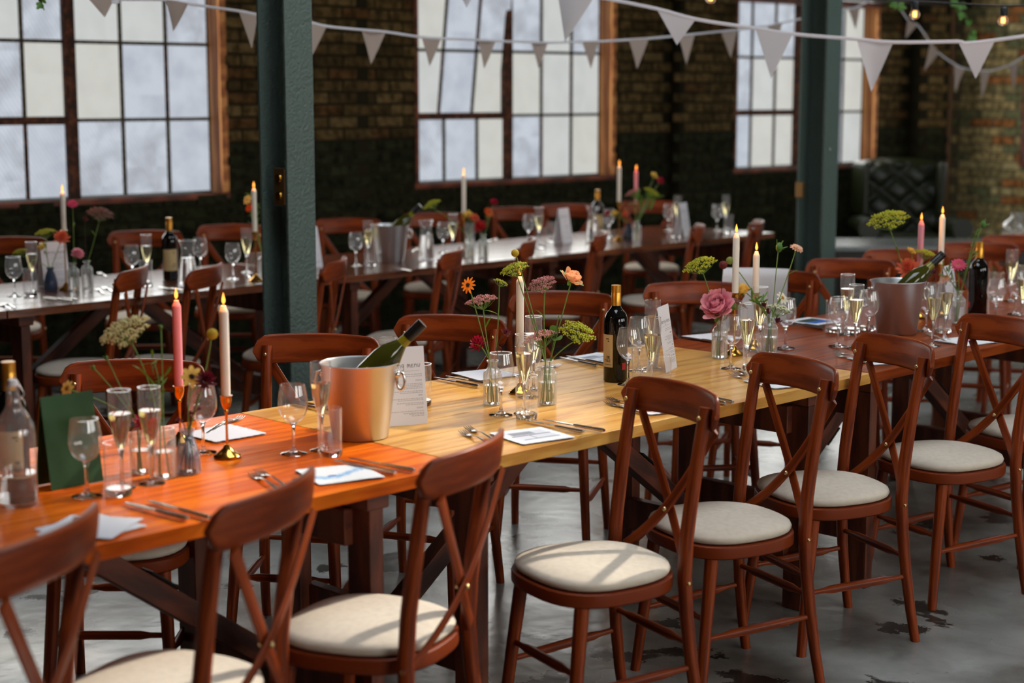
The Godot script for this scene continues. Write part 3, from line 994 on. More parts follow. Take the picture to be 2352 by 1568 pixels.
func wine_bottle(label: String, at: Vector3, facing: float) -> Node3D:
	var t := thing("wine_bottle", label, "bottle", at, facing, "gold-capped wine bottles")
	part("bottle_glass", G.new().lathe([Vector2(0, 0.0), Vector2(0.034, 0.0), Vector2(0.0375, 0.004), Vector2(0.0377, 0.185), Vector2(0.0365, 0.200), Vector2(0.031, 0.214), Vector2(0.022, 0.224), Vector2(0.0155, 0.233), Vector2(0.0140, 0.245), Vector2(0.0138, 0.252), Vector2(0, 0.252)], 32).mesh(), M.bottle, t)
	var cap := [Vector2(0.0, 0.238), Vector2(0.0152, 0.238), Vector2(0.0152, 0.277)]
	for k in 5:
		cap.append(Vector2(0.0146, 0.2785 + k * 0.004)); cap.append(Vector2(0.0153, 0.2805 + k * 0.004))
	cap += [Vector2(0.0150, 0.301), Vector2(0.0, 0.3015)]
	part("screw_cap", G.new().lathe(cap, 24).mesh(), M.gold_cap, t)
	# label wraps part of the body, its middle towards +z
	var g := G.new()
	var rows := []
	for y in [0.048, 0.15]:
		var row := []
		for j in 13:
			var a := lerpf(-0.95, 0.95, j / 12.0)
			row.append(Vector3(sin(a) * 0.0381, y, cos(a) * 0.0381))
		rows.append(row)
	g.sheet(rows)
	var lab := part("paper_label", g.mesh(), M.label_cream, t)
	for q in [["DE", 0.079, 0.48, 0.0075], ["TILE", 0.068, 0.22, 0.0075]]:
		letters(lab, q[0], q[1], q[2], q[3])
	for k in 2: wrap_strip(lab, 0.135 - k * 0.007, 0.003, 0.30 + k * 0.2, 0.62, M.ink)
	wrap_strip(lab, 0.056, 0.0012, 0.1, 0.85, M.ink)
	var badge := G.new()
	rows = []
	for y in [0.040, 0.062]:
		var row := []
		for j in 5:
			var a := lerpf(1.75, 2.15, j / 4.0)
			row.append(Vector3(sin(a) * 0.0381, y, cos(a) * 0.0381))
		rows.append(row)
	badge.sheet(rows)
	part("red_badge", badge.mesh(), M.label_red, t)
	return t

func wrap_strip(par: Node3D, y: float, h: float, a0: float, a1: float, m: Material) -> void:
	var rows := []
	for yy in [y, y + h]:
		var row := []
		for j in 7:
			var a := lerpf(a0, a1, j / 6.0)
			row.append(Vector3(sin(a) * 0.0384, yy, cos(a) * 0.0384))
		rows.append(row)
	part("print", G.new().sheet(rows).mesh(), m, par)

func letters(par: Node3D, words: String, y: float, a: float, h: float) -> void:
	var font := SystemFont.new()
	font.font_names = PackedStringArray(["Droid Serif"])
	font.font_weight = 700
	for i in words.length():
		var tm := TextMesh.new()
		tm.text = words[i]
		tm.font = font
		tm.font_size = 32
		tm.pixel_size = h / 23.0
		tm.depth = 0.0003
		var o := part("lettering", tm, M.ink, par)
		var aa := a + i * 0.155
		o.position = Vector3(sin(aa) * 0.0385, y, cos(aa) * 0.0385)
		o.rotation.y = aa

func ice_bucket(label: String, at: Vector3, turn: float) -> void:
	at.y = TOP + 0.0006
	var t := thing("wine_bucket", label, "bucket", at, turn, "steel wine buckets")
	part("bucket", G.new().lathe([Vector2(0, 0.0), Vector2(0.070, 0.0), Vector2(0.0735, 0.003), Vector2(0.099, 0.190), Vector2(0.1035, 0.1945), Vector2(0.1045, 0.1975), Vector2(0.1015, 0.1985), Vector2(0.0975, 0.193), Vector2(0.072, 0.006), Vector2(0, 0.006)], 48).mesh(), M.brushed, t)
	for s in [-1, 1]:
		var c := Vector3(s * 0.096, 0.163, 0)
		var pts := []
		for k in 17:
			var a := TAU * k / 16
			pts.append(c + Vector3(s * (0.012 + 0.010 * cos(a)), -0.014 + 0.022 * sin(a), 0.0))
		part("ring_handle", G.new().tube(pts, 0.0042, 10).mesh(), M.steel, t)
		part("handle_lug", G.new().ball(c + Vector3(s * 0.001, 0.004, 0), 0.011, 10).mesh(), M.steel, t)
	# the bottle leans out of it
	var lean := thing("white_wine_bottle", "dark-capped bottle leaning out of " + label, "bottle", at, 0.0, "bottles chilling in the buckets")
	var o := G.new().lathe([Vector2(0, 0.0), Vector2(0.034, 0.0), Vector2(0.0375, 0.004), Vector2(0.0377, 0.175), Vector2(0.033, 0.20), Vector2(0.023, 0.222), Vector2(0.0158, 0.238)], 28)
	part("bottle_glass", o.mesh(), M.bottle_green, lean)
	part("neck", G.new().lathe([Vector2(0.0158, 0.238), Vector2(0.0143, 0.252), Vector2(0.0140, 0.262)], 24).mesh(), M.bottle_green_light, lean)
	part("screw_cap", G.new().lathe([Vector2(0, 0.260), Vector2(0.0152, 0.260), Vector2(0.0152, 0.30), Vector2(0.0148, 0.302), Vector2(0.0152, 0.304), Vector2(0.0150, 0.315), Vector2(0, 0.316)], 24).mesh(), M.black_cap, lean)
	# tilt towards the right of the room as seen along the tables
	var side := Vector3(0.6976, 0, 0.7165)
	var axis := side.cross(Vector3.UP).normalized()
	lean.transform = Transform3D(Basis(axis, -0.80), at + Vector3(0, 0.080, 0) - side * 0.061)

func swing_carafe(at: Vector3) -> void:
	at.y = TOP + 0.0006
	var t := thing("swing_top_carafe", "clear swing-top water carafe before the gold-capped bottle, by " + beside(at), "carafe", at, 0.5, "swing-top water carafes")
	part("carafe_glass", G.new().lathe([Vector2(0, 0.0), Vector2(0.041, 0.0), Vector2(0.0445, 0.004), Vector2(0.0448, 0.155), Vector2(0.043, 0.172), Vector2(0.036, 0.190), Vector2(0.024, 0.207), Vector2(0.0165, 0.220), Vector2(0.0145, 0.240), Vector2(0.0150, 0.262), Vector2(0.0125, 0.262), Vector2(0.0122, 0.240), Vector2(0.0145, 0.219), Vector2(0.034, 0.189), Vector2(0.0425, 0.155), Vector2(0.0425, 0.008), Vector2(0, 0.008)], 32).mesh(), M.glass, t)
	part("water", G.new().lathe([Vector2(0, 0.009), Vector2(0.0418, 0.009), Vector2(0.0418, 0.07), Vector2(0, 0.0702)], 28).mesh(), M.water, t)
	for s in [-1, 1]:
		part("wire_bail", G.new().tube([Vector3(s * 0.016, 0.225, 0.0), Vector3(s * 0.026, 0.240, 0.012), Vector3(s * 0.022, 0.258, 0.004), Vector3(s * 0.012, 0.276, 0.0), Vector3(0, 0.280, 0)], 0.0014, 6).mesh(), M.steel, t)
	part("stopper", G.new().lathe([Vector2(0, 0.262), Vector2(0.011, 0.262), Vector2(0.0125, 0.266), Vector2(0.010, 0.275), Vector2(0, 0.277)], 18).mesh(), M.paper, t)

func water_carafe(at: Vector3) -> void:
	at.y = TOP + 0.0006
	var t := thing("water_carafe", "waisted glass carafe of water standing by " + beside(at), "carafe", at, 0.0, "water carafes on the window row")
	part("carafe_glass", G.new().lathe([Vector2(0, 0.0), Vector2(0.040, 0.0), Vector2(0.044, 0.004), Vector2(0.0445, 0.03), Vector2(0.041, 0.085), Vector2(0.033, 0.135), Vector2(0.0295, 0.160), Vector2(0.031, 0.182), Vector2(0.040, 0.214), Vector2(0.0382, 0.214), Vector2(0.0292, 0.182), Vector2(0.0277, 0.160), Vector2(0.031, 0.135), Vector2(0.039, 0.085), Vector2(0.0422, 0.03), Vector2(0.040, 0.008), Vector2(0, 0.008)], 32).mesh(), M.glass, t)
	part("water", G.new().lathe([Vector2(0, 0.0095), Vector2(0.0395, 0.0095), Vector2(0.0415, 0.03), Vector2(0.0383, 0.085), Vector2(0.0305, 0.134), Vector2(0.0, 0.1342)], 28).mesh(), M.water, t)

func candlestick(q: Array, i: int) -> void:
	var at: Vector3 = q[0]
	at.y = TOP + 0.0006
	var cup: float = q[1]
	var top: float = q[2]
	var pink: bool = q[3] == 1
	var words := [
		"white candle nearest the forks on the reddish table", "pink candle amid the left flowers on the reddish table", "white candle rising through the yellow dill", "taller white candle behind the pink peony", "shorter white candle beside the yellow ranunculus",
		"pink candle behind the peach dahlias", "tall white candle behind the steel bucket and peach dahlias", "white candle beside the deep blue vase", "white candle against the teal column", "white candle behind the red dahlia",
		"white candle beside the leafy bunch by the windows", "pink candle beside the leafy bunch by the windows"]
	var t := thing("candlestick", "slim brass candlestick under the " + words[i], "candlestick", at, 0.0, "brass candlesticks")
	part("foot", G.new().lathe([Vector2(0, 0), Vector2(0.033, 0), Vector2(0.0345, 0.003), Vector2(0.032, 0.007), Vector2(0.022, 0.013), Vector2(0.012, 0.022), Vector2(0.0062, 0.032), Vector2(0.0, 0.032)], 28).mesh(), M.brass, t)
	part("shaft", G.new().lathe([Vector2(0.0, 0.030), Vector2(0.0036, 0.030), Vector2(0.0031, cup * 0.5), Vector2(0.0036, cup - 0.045), Vector2(0.0058, cup - 0.040), Vector2(0.0036, cup - 0.034), Vector2(0, cup - 0.034)], 14).mesh(), M.brass, t)
	part("cup", G.new().lathe([Vector2(0, cup - 0.036), Vector2(0.0045, cup - 0.036), Vector2(0.0105, cup - 0.026), Vector2(0.0138, cup - 0.012), Vector2(0.0132, cup - 0.004), Vector2(0.0158, cup), Vector2(0.0128, cup - 0.0005), Vector2(0.0118, cup - 0.012), Vector2(0, cup - 0.014)], 22).mesh(), M.brass, t)
	var c := thing("candle", words[i].replace("white", "lit white").replace("pink candle", "lit pink candle"), "candle", at + Vector3(0, cup - 0.0135, 0), 0.0, "lit table candles")
	var h := top - cup + 0.0135
	part("wax", G.new().lathe([Vector2(0, 0), Vector2(0.0112, 0), Vector2(0.0116, h - 0.018), Vector2(0.0105, h - 0.013), Vector2(0.0068, h - 0.006), Vector2(0.0058, h - 0.001), Vector2(0, h)], 24).mesh(), M.wax_pink if pink else M.wax, c)
	part("wick", G.new().tube([Vector3(0, h - 0.001, 0), Vector3(0.0004, h + 0.006, 0)], 0.0008, 6).mesh(), M.wick, c)
	part("flame", G.new().lathe([Vector2(0, h + 0.003), Vector2(0.0028, h + 0.0055), Vector2(0.0046, h + 0.011), Vector2(0.0042, h + 0.017), Vector2(0.0022, h + 0.025), Vector2(0.0006, h + 0.031), Vector2(0, h + 0.032)], 12).mesh(), M.flame, c)
	var l := OmniLight3D.new()
	l.name = "flame_light"
	l.light_color = Color(1.0, 0.62, 0.30)
	l.light_energy = 0.012
	l.omni_range = 30.0
	l.omni_attenuation = 2.0
	l.light_size = 0.006
	l.shadow_enabled = true
	c.add_child(l)
	l.position = Vector3(0, h + 0.014, 0)

func make_fork() -> ArrayMesh:
	var g := G.new()      # tines at the origin, handle towards +z
	g.tube([Vector3(0, 0.004, 0.062), Vector3(0, 0.006, 0.075), Vector3(0, 0.0085, 0.10), Vector3(0, 0.0055, 0.15), Vector3(0, 0.004, 0.19), Vector3(0, 0.004, 0.20)], [0.0060, 0.0030, 0.0030, 0.0050, 0.0068, 0.0045], 10, 0.36, Vector3.UP)
	g.tube([Vector3(0, 0.0025, 0.038), Vector3(0, 0.0018, 0.048), Vector3(0, 0.003, 0.058), Vector3(0, 0.0042, 0.066)], [0.0105, 0.0118, 0.0095, 0.004], 12, 0.14, Vector3.UP)
	for k in 4:
		var x := (k - 1.5) * 0.0064
		g.tube([Vector3(x, 0.0065, 0.0), Vector3(x, 0.0035, 0.016), Vector3(x, 0.0022, 0.040)], [0.0010, 0.0020, 0.0024], 6, 0.6, Vector3.UP)
	return g.mesh()

func make_knife() -> Node3D:
	var t := thing("table_knife", "", "knife")
	part("blade", G.new().tube([Vector3(0.002, 0.006, 0.0), Vector3(0.001, 0.006, 0.012), Vector3(0, 0.006, 0.05), Vector3(0, 0.006, 0.10), Vector3(0, 0.006, 0.115)], [0.0025, 0.0075, 0.0098, 0.0092, 0.0050], 10, 0.13, Vector3.UP).mesh(), M.steel, t)
	part("handle", G.new().tube([Vector3(0, 0.006, 0.112), Vector3(0, 0.006, 0.122), Vector3(0, 0.006, 0.16), Vector3(0, 0.006, 0.208), Vector3(0, 0.006, 0.217)], [0.0045, 0.0062, 0.0066, 0.0078, 0.0050], 12, 0.7, Vector3.UP).mesh(), M.steel, t)
	return t

func print_image(kind: int) -> ImageTexture:
	var w := 128
	var im := Image.create(w, w, false, Image.FORMAT_RGBA8)
	var white := Color(0.93, 0.93, 0.93)
	im.fill(white)
	var r := RandomNumberGenerator.new()
	r.seed = 90 + kind
	var f := FastNoiseLite.new()
	f.seed = kind
	f.frequency = 0.05
	for y in w:
		for x in w:
			var c := white
			var u := x / 128.0
			var v := y / 128.0
			var n := f.get_noise_2d(x, y * 2.5)
			if kind == 1:
				if absf(v - 0.5 - 0.16 * sin(u * 5.0)) < 0.09 + n * 0.14 and u > 0.08 and u < 0.9: c = Color(0.35, 0.62, 0.85).lerp(white, clampf(0.4 + n, 0, 1))
				if Vector2(u - 0.35, (v - 0.58) * 2.0).length() < 0.07: c = Color(0.12, 0.35, 0.65)
			elif kind == 2:
				if u > 0.14 and u < 0.86 and v > 0.18 and v < 0.8: c = Color(0.86, 0.86, 0.88)
				if v > 0.22 and v < 0.42 and u > 0.2 and u < 0.62: c = Color(0.60, 0.60, 0.63)
				if absf(v - 0.47) < 0.02 and u > 0.14 and u < 0.86: c = Color(0.42, 0.38, 0.42)
				if absf(v - 0.74) < 0.015 and u > 0.2 and u < 0.86: c = Color(0.5, 0.46, 0.5)
				if absf(u - 0.45) < 0.012 and v > 0.47 and v < 0.75: c = Color(0.62, 0.6, 0.64)
			elif kind == 3:
				if u > 0.06 and u < 0.94 and v > 0.28 and v < 0.78: c = Color(0.72, 0.16, 0.18).lerp(Color(0.5, 0.28, 0.22), clampf(n + 0.3, 0, 1))
				if v > 0.84 and v < 0.87 and u > 0.1 and u < 0.9: c = Color(0.80, 0.3, 0.3)
			elif kind == 4:
				if Vector2((u - 0.5) * 1.0, (v - 0.55) * 1.8).length() < 0.30: c = Color(0.34, 0.33, 0.33).lerp(Color(0.6, 0.6, 0.62), clampf(n + 0.4, 0, 1))
			elif kind == 6:
				if Vector2((u - 0.5), (v - 0.5) * 2.6).length() < 0.24 + n * 0.1: c = Color(0.80, 0.25, 0.42)
			elif kind == 7:
				if u > 0.16 and u < 0.86 and v > 0.2 and v < 0.82:
					c = Color(0.10, 0.22, 0.16) if v < 0.5 + n * 0.1 else Color(0.12, 0.35, 0.66)
			im.set_pixel(x, y, c)
	if kind == 5:      # small flying birds
		for k in 16:
			var bx := 14 + (k % 4) * 29 + r.randi_range(-4, 4)
			var by := 16 + (k / 4) * 28 + r.randi_range(-4, 4)
			for s in 9:
				for wing in [-1, 1]:
					im.fill_rect(Rect2i(bx + wing * s, by + absi(4 - s) - 2, 2, 2), Color(0.08, 0.1, 0.14))
	return ImageTexture.create_from_image(im)

func napkin(at: Vector3, turn: float, kind: int, i: int) -> void:
	at.y = TOP + 0.0006
	var says := ["plain white paper napkin", "white napkin printed with blue brush strokes", "white napkin printed with a grey building", "white napkin printed with a red picture", "white napkin printed with a grey oval photo", "white napkin printed with small dark birds", "white napkin with a small pink print", "white napkin with a landscape print"]
	var t := thing("paper_napkin", "%s, by %s" % [says[kind], beside(at)], "napkin", at, turn, "paper napkins at the place settings")
	var s := 0.165
	for k in 2:       # folded: two leaves
		var rows := []
		for y in 17:
			var row := []
			for x in 17:
				var u := x / 16.0
				var v := y / 16.0
				var e := 0.0022 * (1.0 if (x == 0 or x == 16) and y % 2 == 0 or (y == 0 or y == 16) and x % 2 == 0 else 0.0)
				var px := (u - 0.5) * (s - e * 2.0)
				var pz := (v - 0.5) * (s - e * 2.0)
				row.append(Vector3(px, 0.0014 + k * 0.0022 + 0.0009 * sin(u * 5.0 + k) * sin(v * 4.0 + i), pz))
			rows.append(row)
		var m: StandardMaterial3D = M.paper
		if k == 1 and kind > 0:
			if not M.has("print%d" % kind):
				var pm := mat(Color.WHITE, 0.8)
				pm.albedo_texture = print_image(kind)
				M["print%d" % kind] = pm
			m = M["print%d" % kind]
		part("leaf_of_paper", G.new().sheet(rows, true, 0.0003).mesh(), m, t)
	if kind == 0 and i == 0:      # the first one is folded to a triangle over itself
		t.get_child(1).rotation.y = 0.5

# hand-drawn letters of the menu heading: strokes in a unit box
const STROKES := {
	"s": [[Vector2(0.5, 0.45), Vector2(0.3, 0.52), Vector2(0.12, 0.40), Vector2(0.40, 0.22), Vector2(0.34, 0.04), Vector2(0.06, 0.06)]],
	"h": [[Vector2(0.12, 1.0), Vector2(0.10, 0.0)], [Vector2(0.10, 0.30), Vector2(0.28, 0.50), Vector2(0.44, 0.40), Vector2(0.46, 0.0)]],
	"a": [[Vector2(0.46, 0.46), Vector2(0.22, 0.50), Vector2(0.06, 0.24), Vector2(0.18, 0.02), Vector2(0.44, 0.18), Vector2(0.48, 0.48), Vector2(0.52, 0.0)]],
	"r": [[Vector2(0.12, 0.50), Vector2(0.12, 0.0)], [Vector2(0.12, 0.30), Vector2(0.26, 0.48), Vector2(0.44, 0.46)]],
	"i": [[Vector2(0.2, 0.48), Vector2(0.2, 0.0)], [Vector2(0.2, 0.66), Vector2(0.21, 0.70)]],
	"n": [[Vector2(0.08, 0.50), Vector2(0.08, 0.0)], [Vector2(0.08, 0.32), Vector2(0.26, 0.50), Vector2(0.42, 0.40), Vector2(0.44, 0.0)]],
	"g": [[Vector2(0.44, 0.48), Vector2(0.20, 0.50), Vector2(0.08, 0.26), Vector2(0.22, 0.08), Vector2(0.42, 0.22), Vector2(0.44, 0.46), Vector2(0.40, -0.40), Vector2(0.12, -0.42)]],
	"m": [[Vector2(0.06, 0.50), Vector2(0.06, 0.0)], [Vector2(0.06, 0.36), Vector2(0.22, 0.50), Vector2(0.30, 0.06)], [Vector2(0.30, 0.36), Vector2(0.46, 0.50), Vector2(0.54, 0.0)]],
	"e": [[Vector2(0.44, 0.50), Vector2(0.10, 0.46), Vector2(0.10, 0.02), Vector2(0.46, 0.04)], [Vector2(0.10, 0.26), Vector2(0.38, 0.28)]],
	"u": [[Vector2(0.08, 0.50), Vector2(0.10, 0.08), Vector2(0.34, 0.06), Vector2(0.42, 0.50)]],
}

func script_line(words: String, x0: float, y0: float, h: float) -> ArrayMesh:
	var g := G.new()
	var x := x0
	for ch in words:
		if ch == " ":
			x += h * 0.42
			continue
		for st in STROKES[ch]:
			for i in st.size() - 1:
				var a := Vector3(x + st[i].x * h, y0 + st[i].y * h, 0)
				var b := Vector3(x + st[i + 1].x * h, y0 + st[i + 1].y * h, 0)
				var d := (b - a).normalized() * h * 0.035
				var s := Vector3(-d.y, d.x, 0)
				g.face(a - d - s, b + d - s, b + d + s, a - d + s, Vector3.BACK)
		x += h * (0.36 if ch == "i" else 0.62 if ch == "m" else 0.56)
	return g.mesh()

func menu_card(q: Array, i: int) -> void:
	var at: Vector3 = q[0]
	at.y = TOP + 0.0006
	var says := ["green-backed menu card standing on the reddish table", "white sharing menu card standing behind the sunlit bucket", "white sharing menu card standing behind the red wine bottle's glasses", "white sharing menu card standing behind the deep blue vase", "white sharing menu card leaning on the window row, by itself", "white menu card standing behind the pink zinnia", "white menu card beside the teal column", "white menu card at the far end of the window row"]
	var t := thing("menu_card", says[i], "menu", at, deg_to_rad(q[2]), "standing menu cards")
	var w := clampf(q[1], 0.115, 0.135)
	var h := 0.212
	var lean := 0.16
	for side in 2:
		var o := Node3D.new()
		o.name = "card_leaf"
		t.add_child(o, true)
		o.position = Vector3(0, 0, 0.0 if side == 0 else -2.0 * h * sin(lean))
		o.rotation = Vector3(-lean, 0, 0) if side == 0 else Vector3(-lean, PI, 0)
		var front: Material = M.paper_green if q[3] == 1 else M.paper
		part("card", G.new().box(Vector3(w, h, 0.0009), Vector3(0, h / 2, 0), 0.0002).mesh(), front, o)
		if q[3] == 0 and side == 0:
			var s := w / 0.13
			part("lettering", script_line("sharing menu", -0.052 * s, h * 0.735, 0.0165 * s), M.ink, o, Vector3(0, 0, 0.0007))
			part("rule", G.new().box(Vector3(0.092 * s, 0.0006, 0.0002), Vector3(0.004, h * 0.69, 0.0006), 0.00005).mesh(), M.ink_grey, o)
			var font := SystemFont.new()
			font.font_names = PackedStringArray(["Droid Sans"])
			for k in 3:
				var tm := TextMesh.new()
				tm.text = ["STARTER", "MAIN", "DESSERT"][k]
				tm.font = font
				tm.font_size = 16
				tm.pixel_size = 0.00030
				tm.depth = 0.0002
				tm.horizontal_alignment = HORIZONTAL_ALIGNMENT_RIGHT
				part("lettering", tm, M.ink_grey, o, Vector3(0.055 * s, h * [0.565, 0.375, 0.215][k], 0.0006))
			var r := RandomNumberGenerator.new()
			r.seed = 5
			var g := G.new()      # lines too small to read
			for y in [0.645, 0.62, 0.525, 0.505, 0.485, 0.465, 0.43, 0.41, 0.335, 0.315, 0.28, 0.26, 0.175, 0.15, 0.135, 0.115]:
				var x := 0.056 * s
				var stop := 0.056 * s - r.randf_range(0.03, 0.088) * s
				while x > stop:
					var ww := r.randf_range(0.003, 0.008)
					g.box(Vector3(ww, 0.0011, 0.0001), Vector3(x - ww / 2, h * y, 0.0006), 0.00003)
					x -= ww + 0.0016
			part("small_print", g.mesh(), M.ink_grey, o)

func build_tableware() -> void:
	place_all(wine_glass(), WINE, "wine_glass", "empty stemmed wine glass near", "wine glasses")
	place_all(flute(), FLUTE, "champagne_flute", "champagne flute filled with pale fizz near", "champagne flutes")
	place_all(tumbler(), TUMBLER, "water_tumbler", "straight empty glass tumbler near", "tumblers")
	var up := Vector3(0, TOP + 0.0006, 0)
	var bl := ["gold-capped red wine bottle with cream label on the honey table", "gold-capped wine bottle behind the carafe on the reddish table", "gold-capped wine bottle behind the far swing-top carafe", "gold-capped wine bottle with large pale label under left window", "gold-capped wine bottle behind a carafe, by the leafy bunch"]
	for i in BOTTLE.size():
		wine_bottle(bl[i], Vector3(BOTTLE[i].x, 0, BOTTLE[i].z) + up, [-2.05, -0.78, 2.2, -0.6, -0.8][i])
	var bk := ["the sunlit steel bucket", "the steel bucket by peach dahlias", "the steel bucket by the windows"]
	for i in 3: ice_bucket(bk[i], BUCKET[i], [0.75, -0.75, -0.75][i] + (1.5 if i == 0 else 0.0))
	for a in CARAFE_SWING: swing_carafe(a)
	for a in CARAFE_WATER: water_carafe(a)
	for i in CANDLE.size(): candlestick(CANDLE[i], i)
	for i in MENU.size(): menu_card(MENU[i], i)
	for i in NAPKIN.size(): napkin(NAPKIN[i][0], deg_to_rad(NAPKIN[i][1]), NAPKIN[i][2], i)
	var fork := make_fork()
	for i in FORK.size():
		var q = FORK[i]
		solo("table_fork", fork, M.steel, "steel fork lying near %s" % beside(q[0]), "fork", Vector3(q[0].x, TOP + 0.0006, q[0].z), deg_to_rad(q[1]), "forks on the " + row_of(q[0]))
	var k := make_knife()
	for i in KNIFE.size():
		var q = KNIFE[i]
		var at := Vector3(q[0].x, TOP + 0.0010, q[0].z)
		if absf(q[0].z + 3.9) < 0.14 or q[0].z < -6.9: at.z += 0.1
		var label := "steel table knife lying near %s" % beside(q[0])
		if i == 0:
			k.position = at
			k.rotation.y = deg_to_rad(q[1])
			tag(k, label, "knife", "knives on the front row")
		else:
			copy(k, "table_knife", label, at, deg_to_rad(q[1]), "knives on the " + row_of(q[0]))

# ---------------------------------------------------------------- flowers
func vase(at: Vector3, kind: int, i: int) -> void:
	at.y = TOP + 0.0006
	var says := ["ribbed clear bud vase with the dark red pincushion flower", "ribbed clear jar holding the cream umbel", "smoky grey conical vase with dark sprigs", "ribbed bud vase with the orange daisy", "ribbed bud vase with the peach lisianthus", "ribbed bud vase with the pink peony", "ribbed bud vase with the white umbel and burgundy sprigs", "bud vase with the pink zinnia", "deep blue glass vase on the window row", "ribbed bud vase with the pink ball flower, beside the blue vase", "clear bud vase with tall burgundy umbel by the windows", "clear vase behind the red dahlia by the windows", "clear vase holding the red dahlia", "small blue vase by the leafy bunch", "clear vase holding the leafy bunch by the windows", "bud vase with peach dahlias behind the steel bucket", "bud vase beside the teal column on the window row"]
	var t := thing("bud_vase", says[i], "vase", at, 0.0, "bud vases along the tables")
	var m: Material = M.glass_vase
	var o: Array
	if kind == 0 or kind == 3:
		o = [Vector2(0.0, 0.0), Vector2(0.0245, 0.0), Vector2(0.0265, 0.003), Vector2(0.0265, 0.088), Vector2(0.0245, 0.097), Vector2(0.018, 0.105), Vector2(0.0125, 0.110), Vector2(0.0125, 0.121), Vector2(0.0175, 0.126), Vector2(0.017, 0.129)]
	elif kind == 1:
		o = [Vector2(0.0, 0.0), Vector2(0.025, 0.0), Vector2(0.027, 0.003), Vector2(0.0275, 0.104), Vector2(0.025, 0.112), Vector2(0.0255, 0.117)]
	else:
		o = [Vector2(0.0, 0.0), Vector2(0.028, 0.0), Vector2(0.0305, 0.004), Vector2(0.0285, 0.035), Vector2(0.023, 0.065), Vector2(0.0165, 0.084), Vector2(0.0140, 0.094), Vector2(0.0185, 0.106)]
		m = M.glass_grey if i == 2 else M.glass_blue
	var pr := o.duplicate()
	for k in range(o.size() - 1, 0, -1): pr.append(Vector2(maxf(0.0, o[k].x - 0.0016), o[k].y + (0.0 if k == o.size() - 1 else 0.001)))
	pr.append(Vector2(0, 0.004))
	part("vase_glass", G.new().lathe(pr, 156 if kind != 2 else 72, 0.045, 26 if kind != 2 else 12).mesh(), m, t)
	var lvl := 0.055 + 0.02 * fmod(i * 0.37, 1.0)
	var rr := 0.0232 if kind != 2 else 0.0215
	part("water", G.new().lathe([Vector2(0, 0.005), Vector2(rr, 0.005), Vector2(rr if kind != 2 else 0.0195, lvl), Vector2(0, lvl + 0.0002)], 24).mesh(), M.water, t)
	part("base", G.new().lathe([Vector2(0, 0.0004), Vector2(rr, 0.0004), Vector2(rr, 0.0036), Vector2(0, 0.0036)], 24).mesh(), M.glass_stem, t)

func petal(g: G, at: Vector3, dir: Vector3, up: Vector3, l: float, w: float, cup: float, rows := 4) -> void:
	var side := dir.cross(up).normalized()
	var grid := []
	for i in rows + 1:
		var u := float(i) / rows
		var ww := w * 0.5 * sin(PI * (0.18 + 0.72 * u)) * (0.55 + 0.6 * u)
		var c := at + dir * l * u + up * cup * l * u * u
		grid.append([c - side * ww + up * ww * 0.35, c, c + side * ww + up * ww * 0.35])
	g.sheet(grid)

func petal_mat(key: String, c: Color) -> StandardMaterial3D:
	if not M.has("p_" + key):
		var m := mat(c, 0.6)
		m.backlight_enabled = true
		m.backlight = Color(c.r, c.g, c.b) * 0.85
		M["p_" + key] = m
	return M["p_" + key]

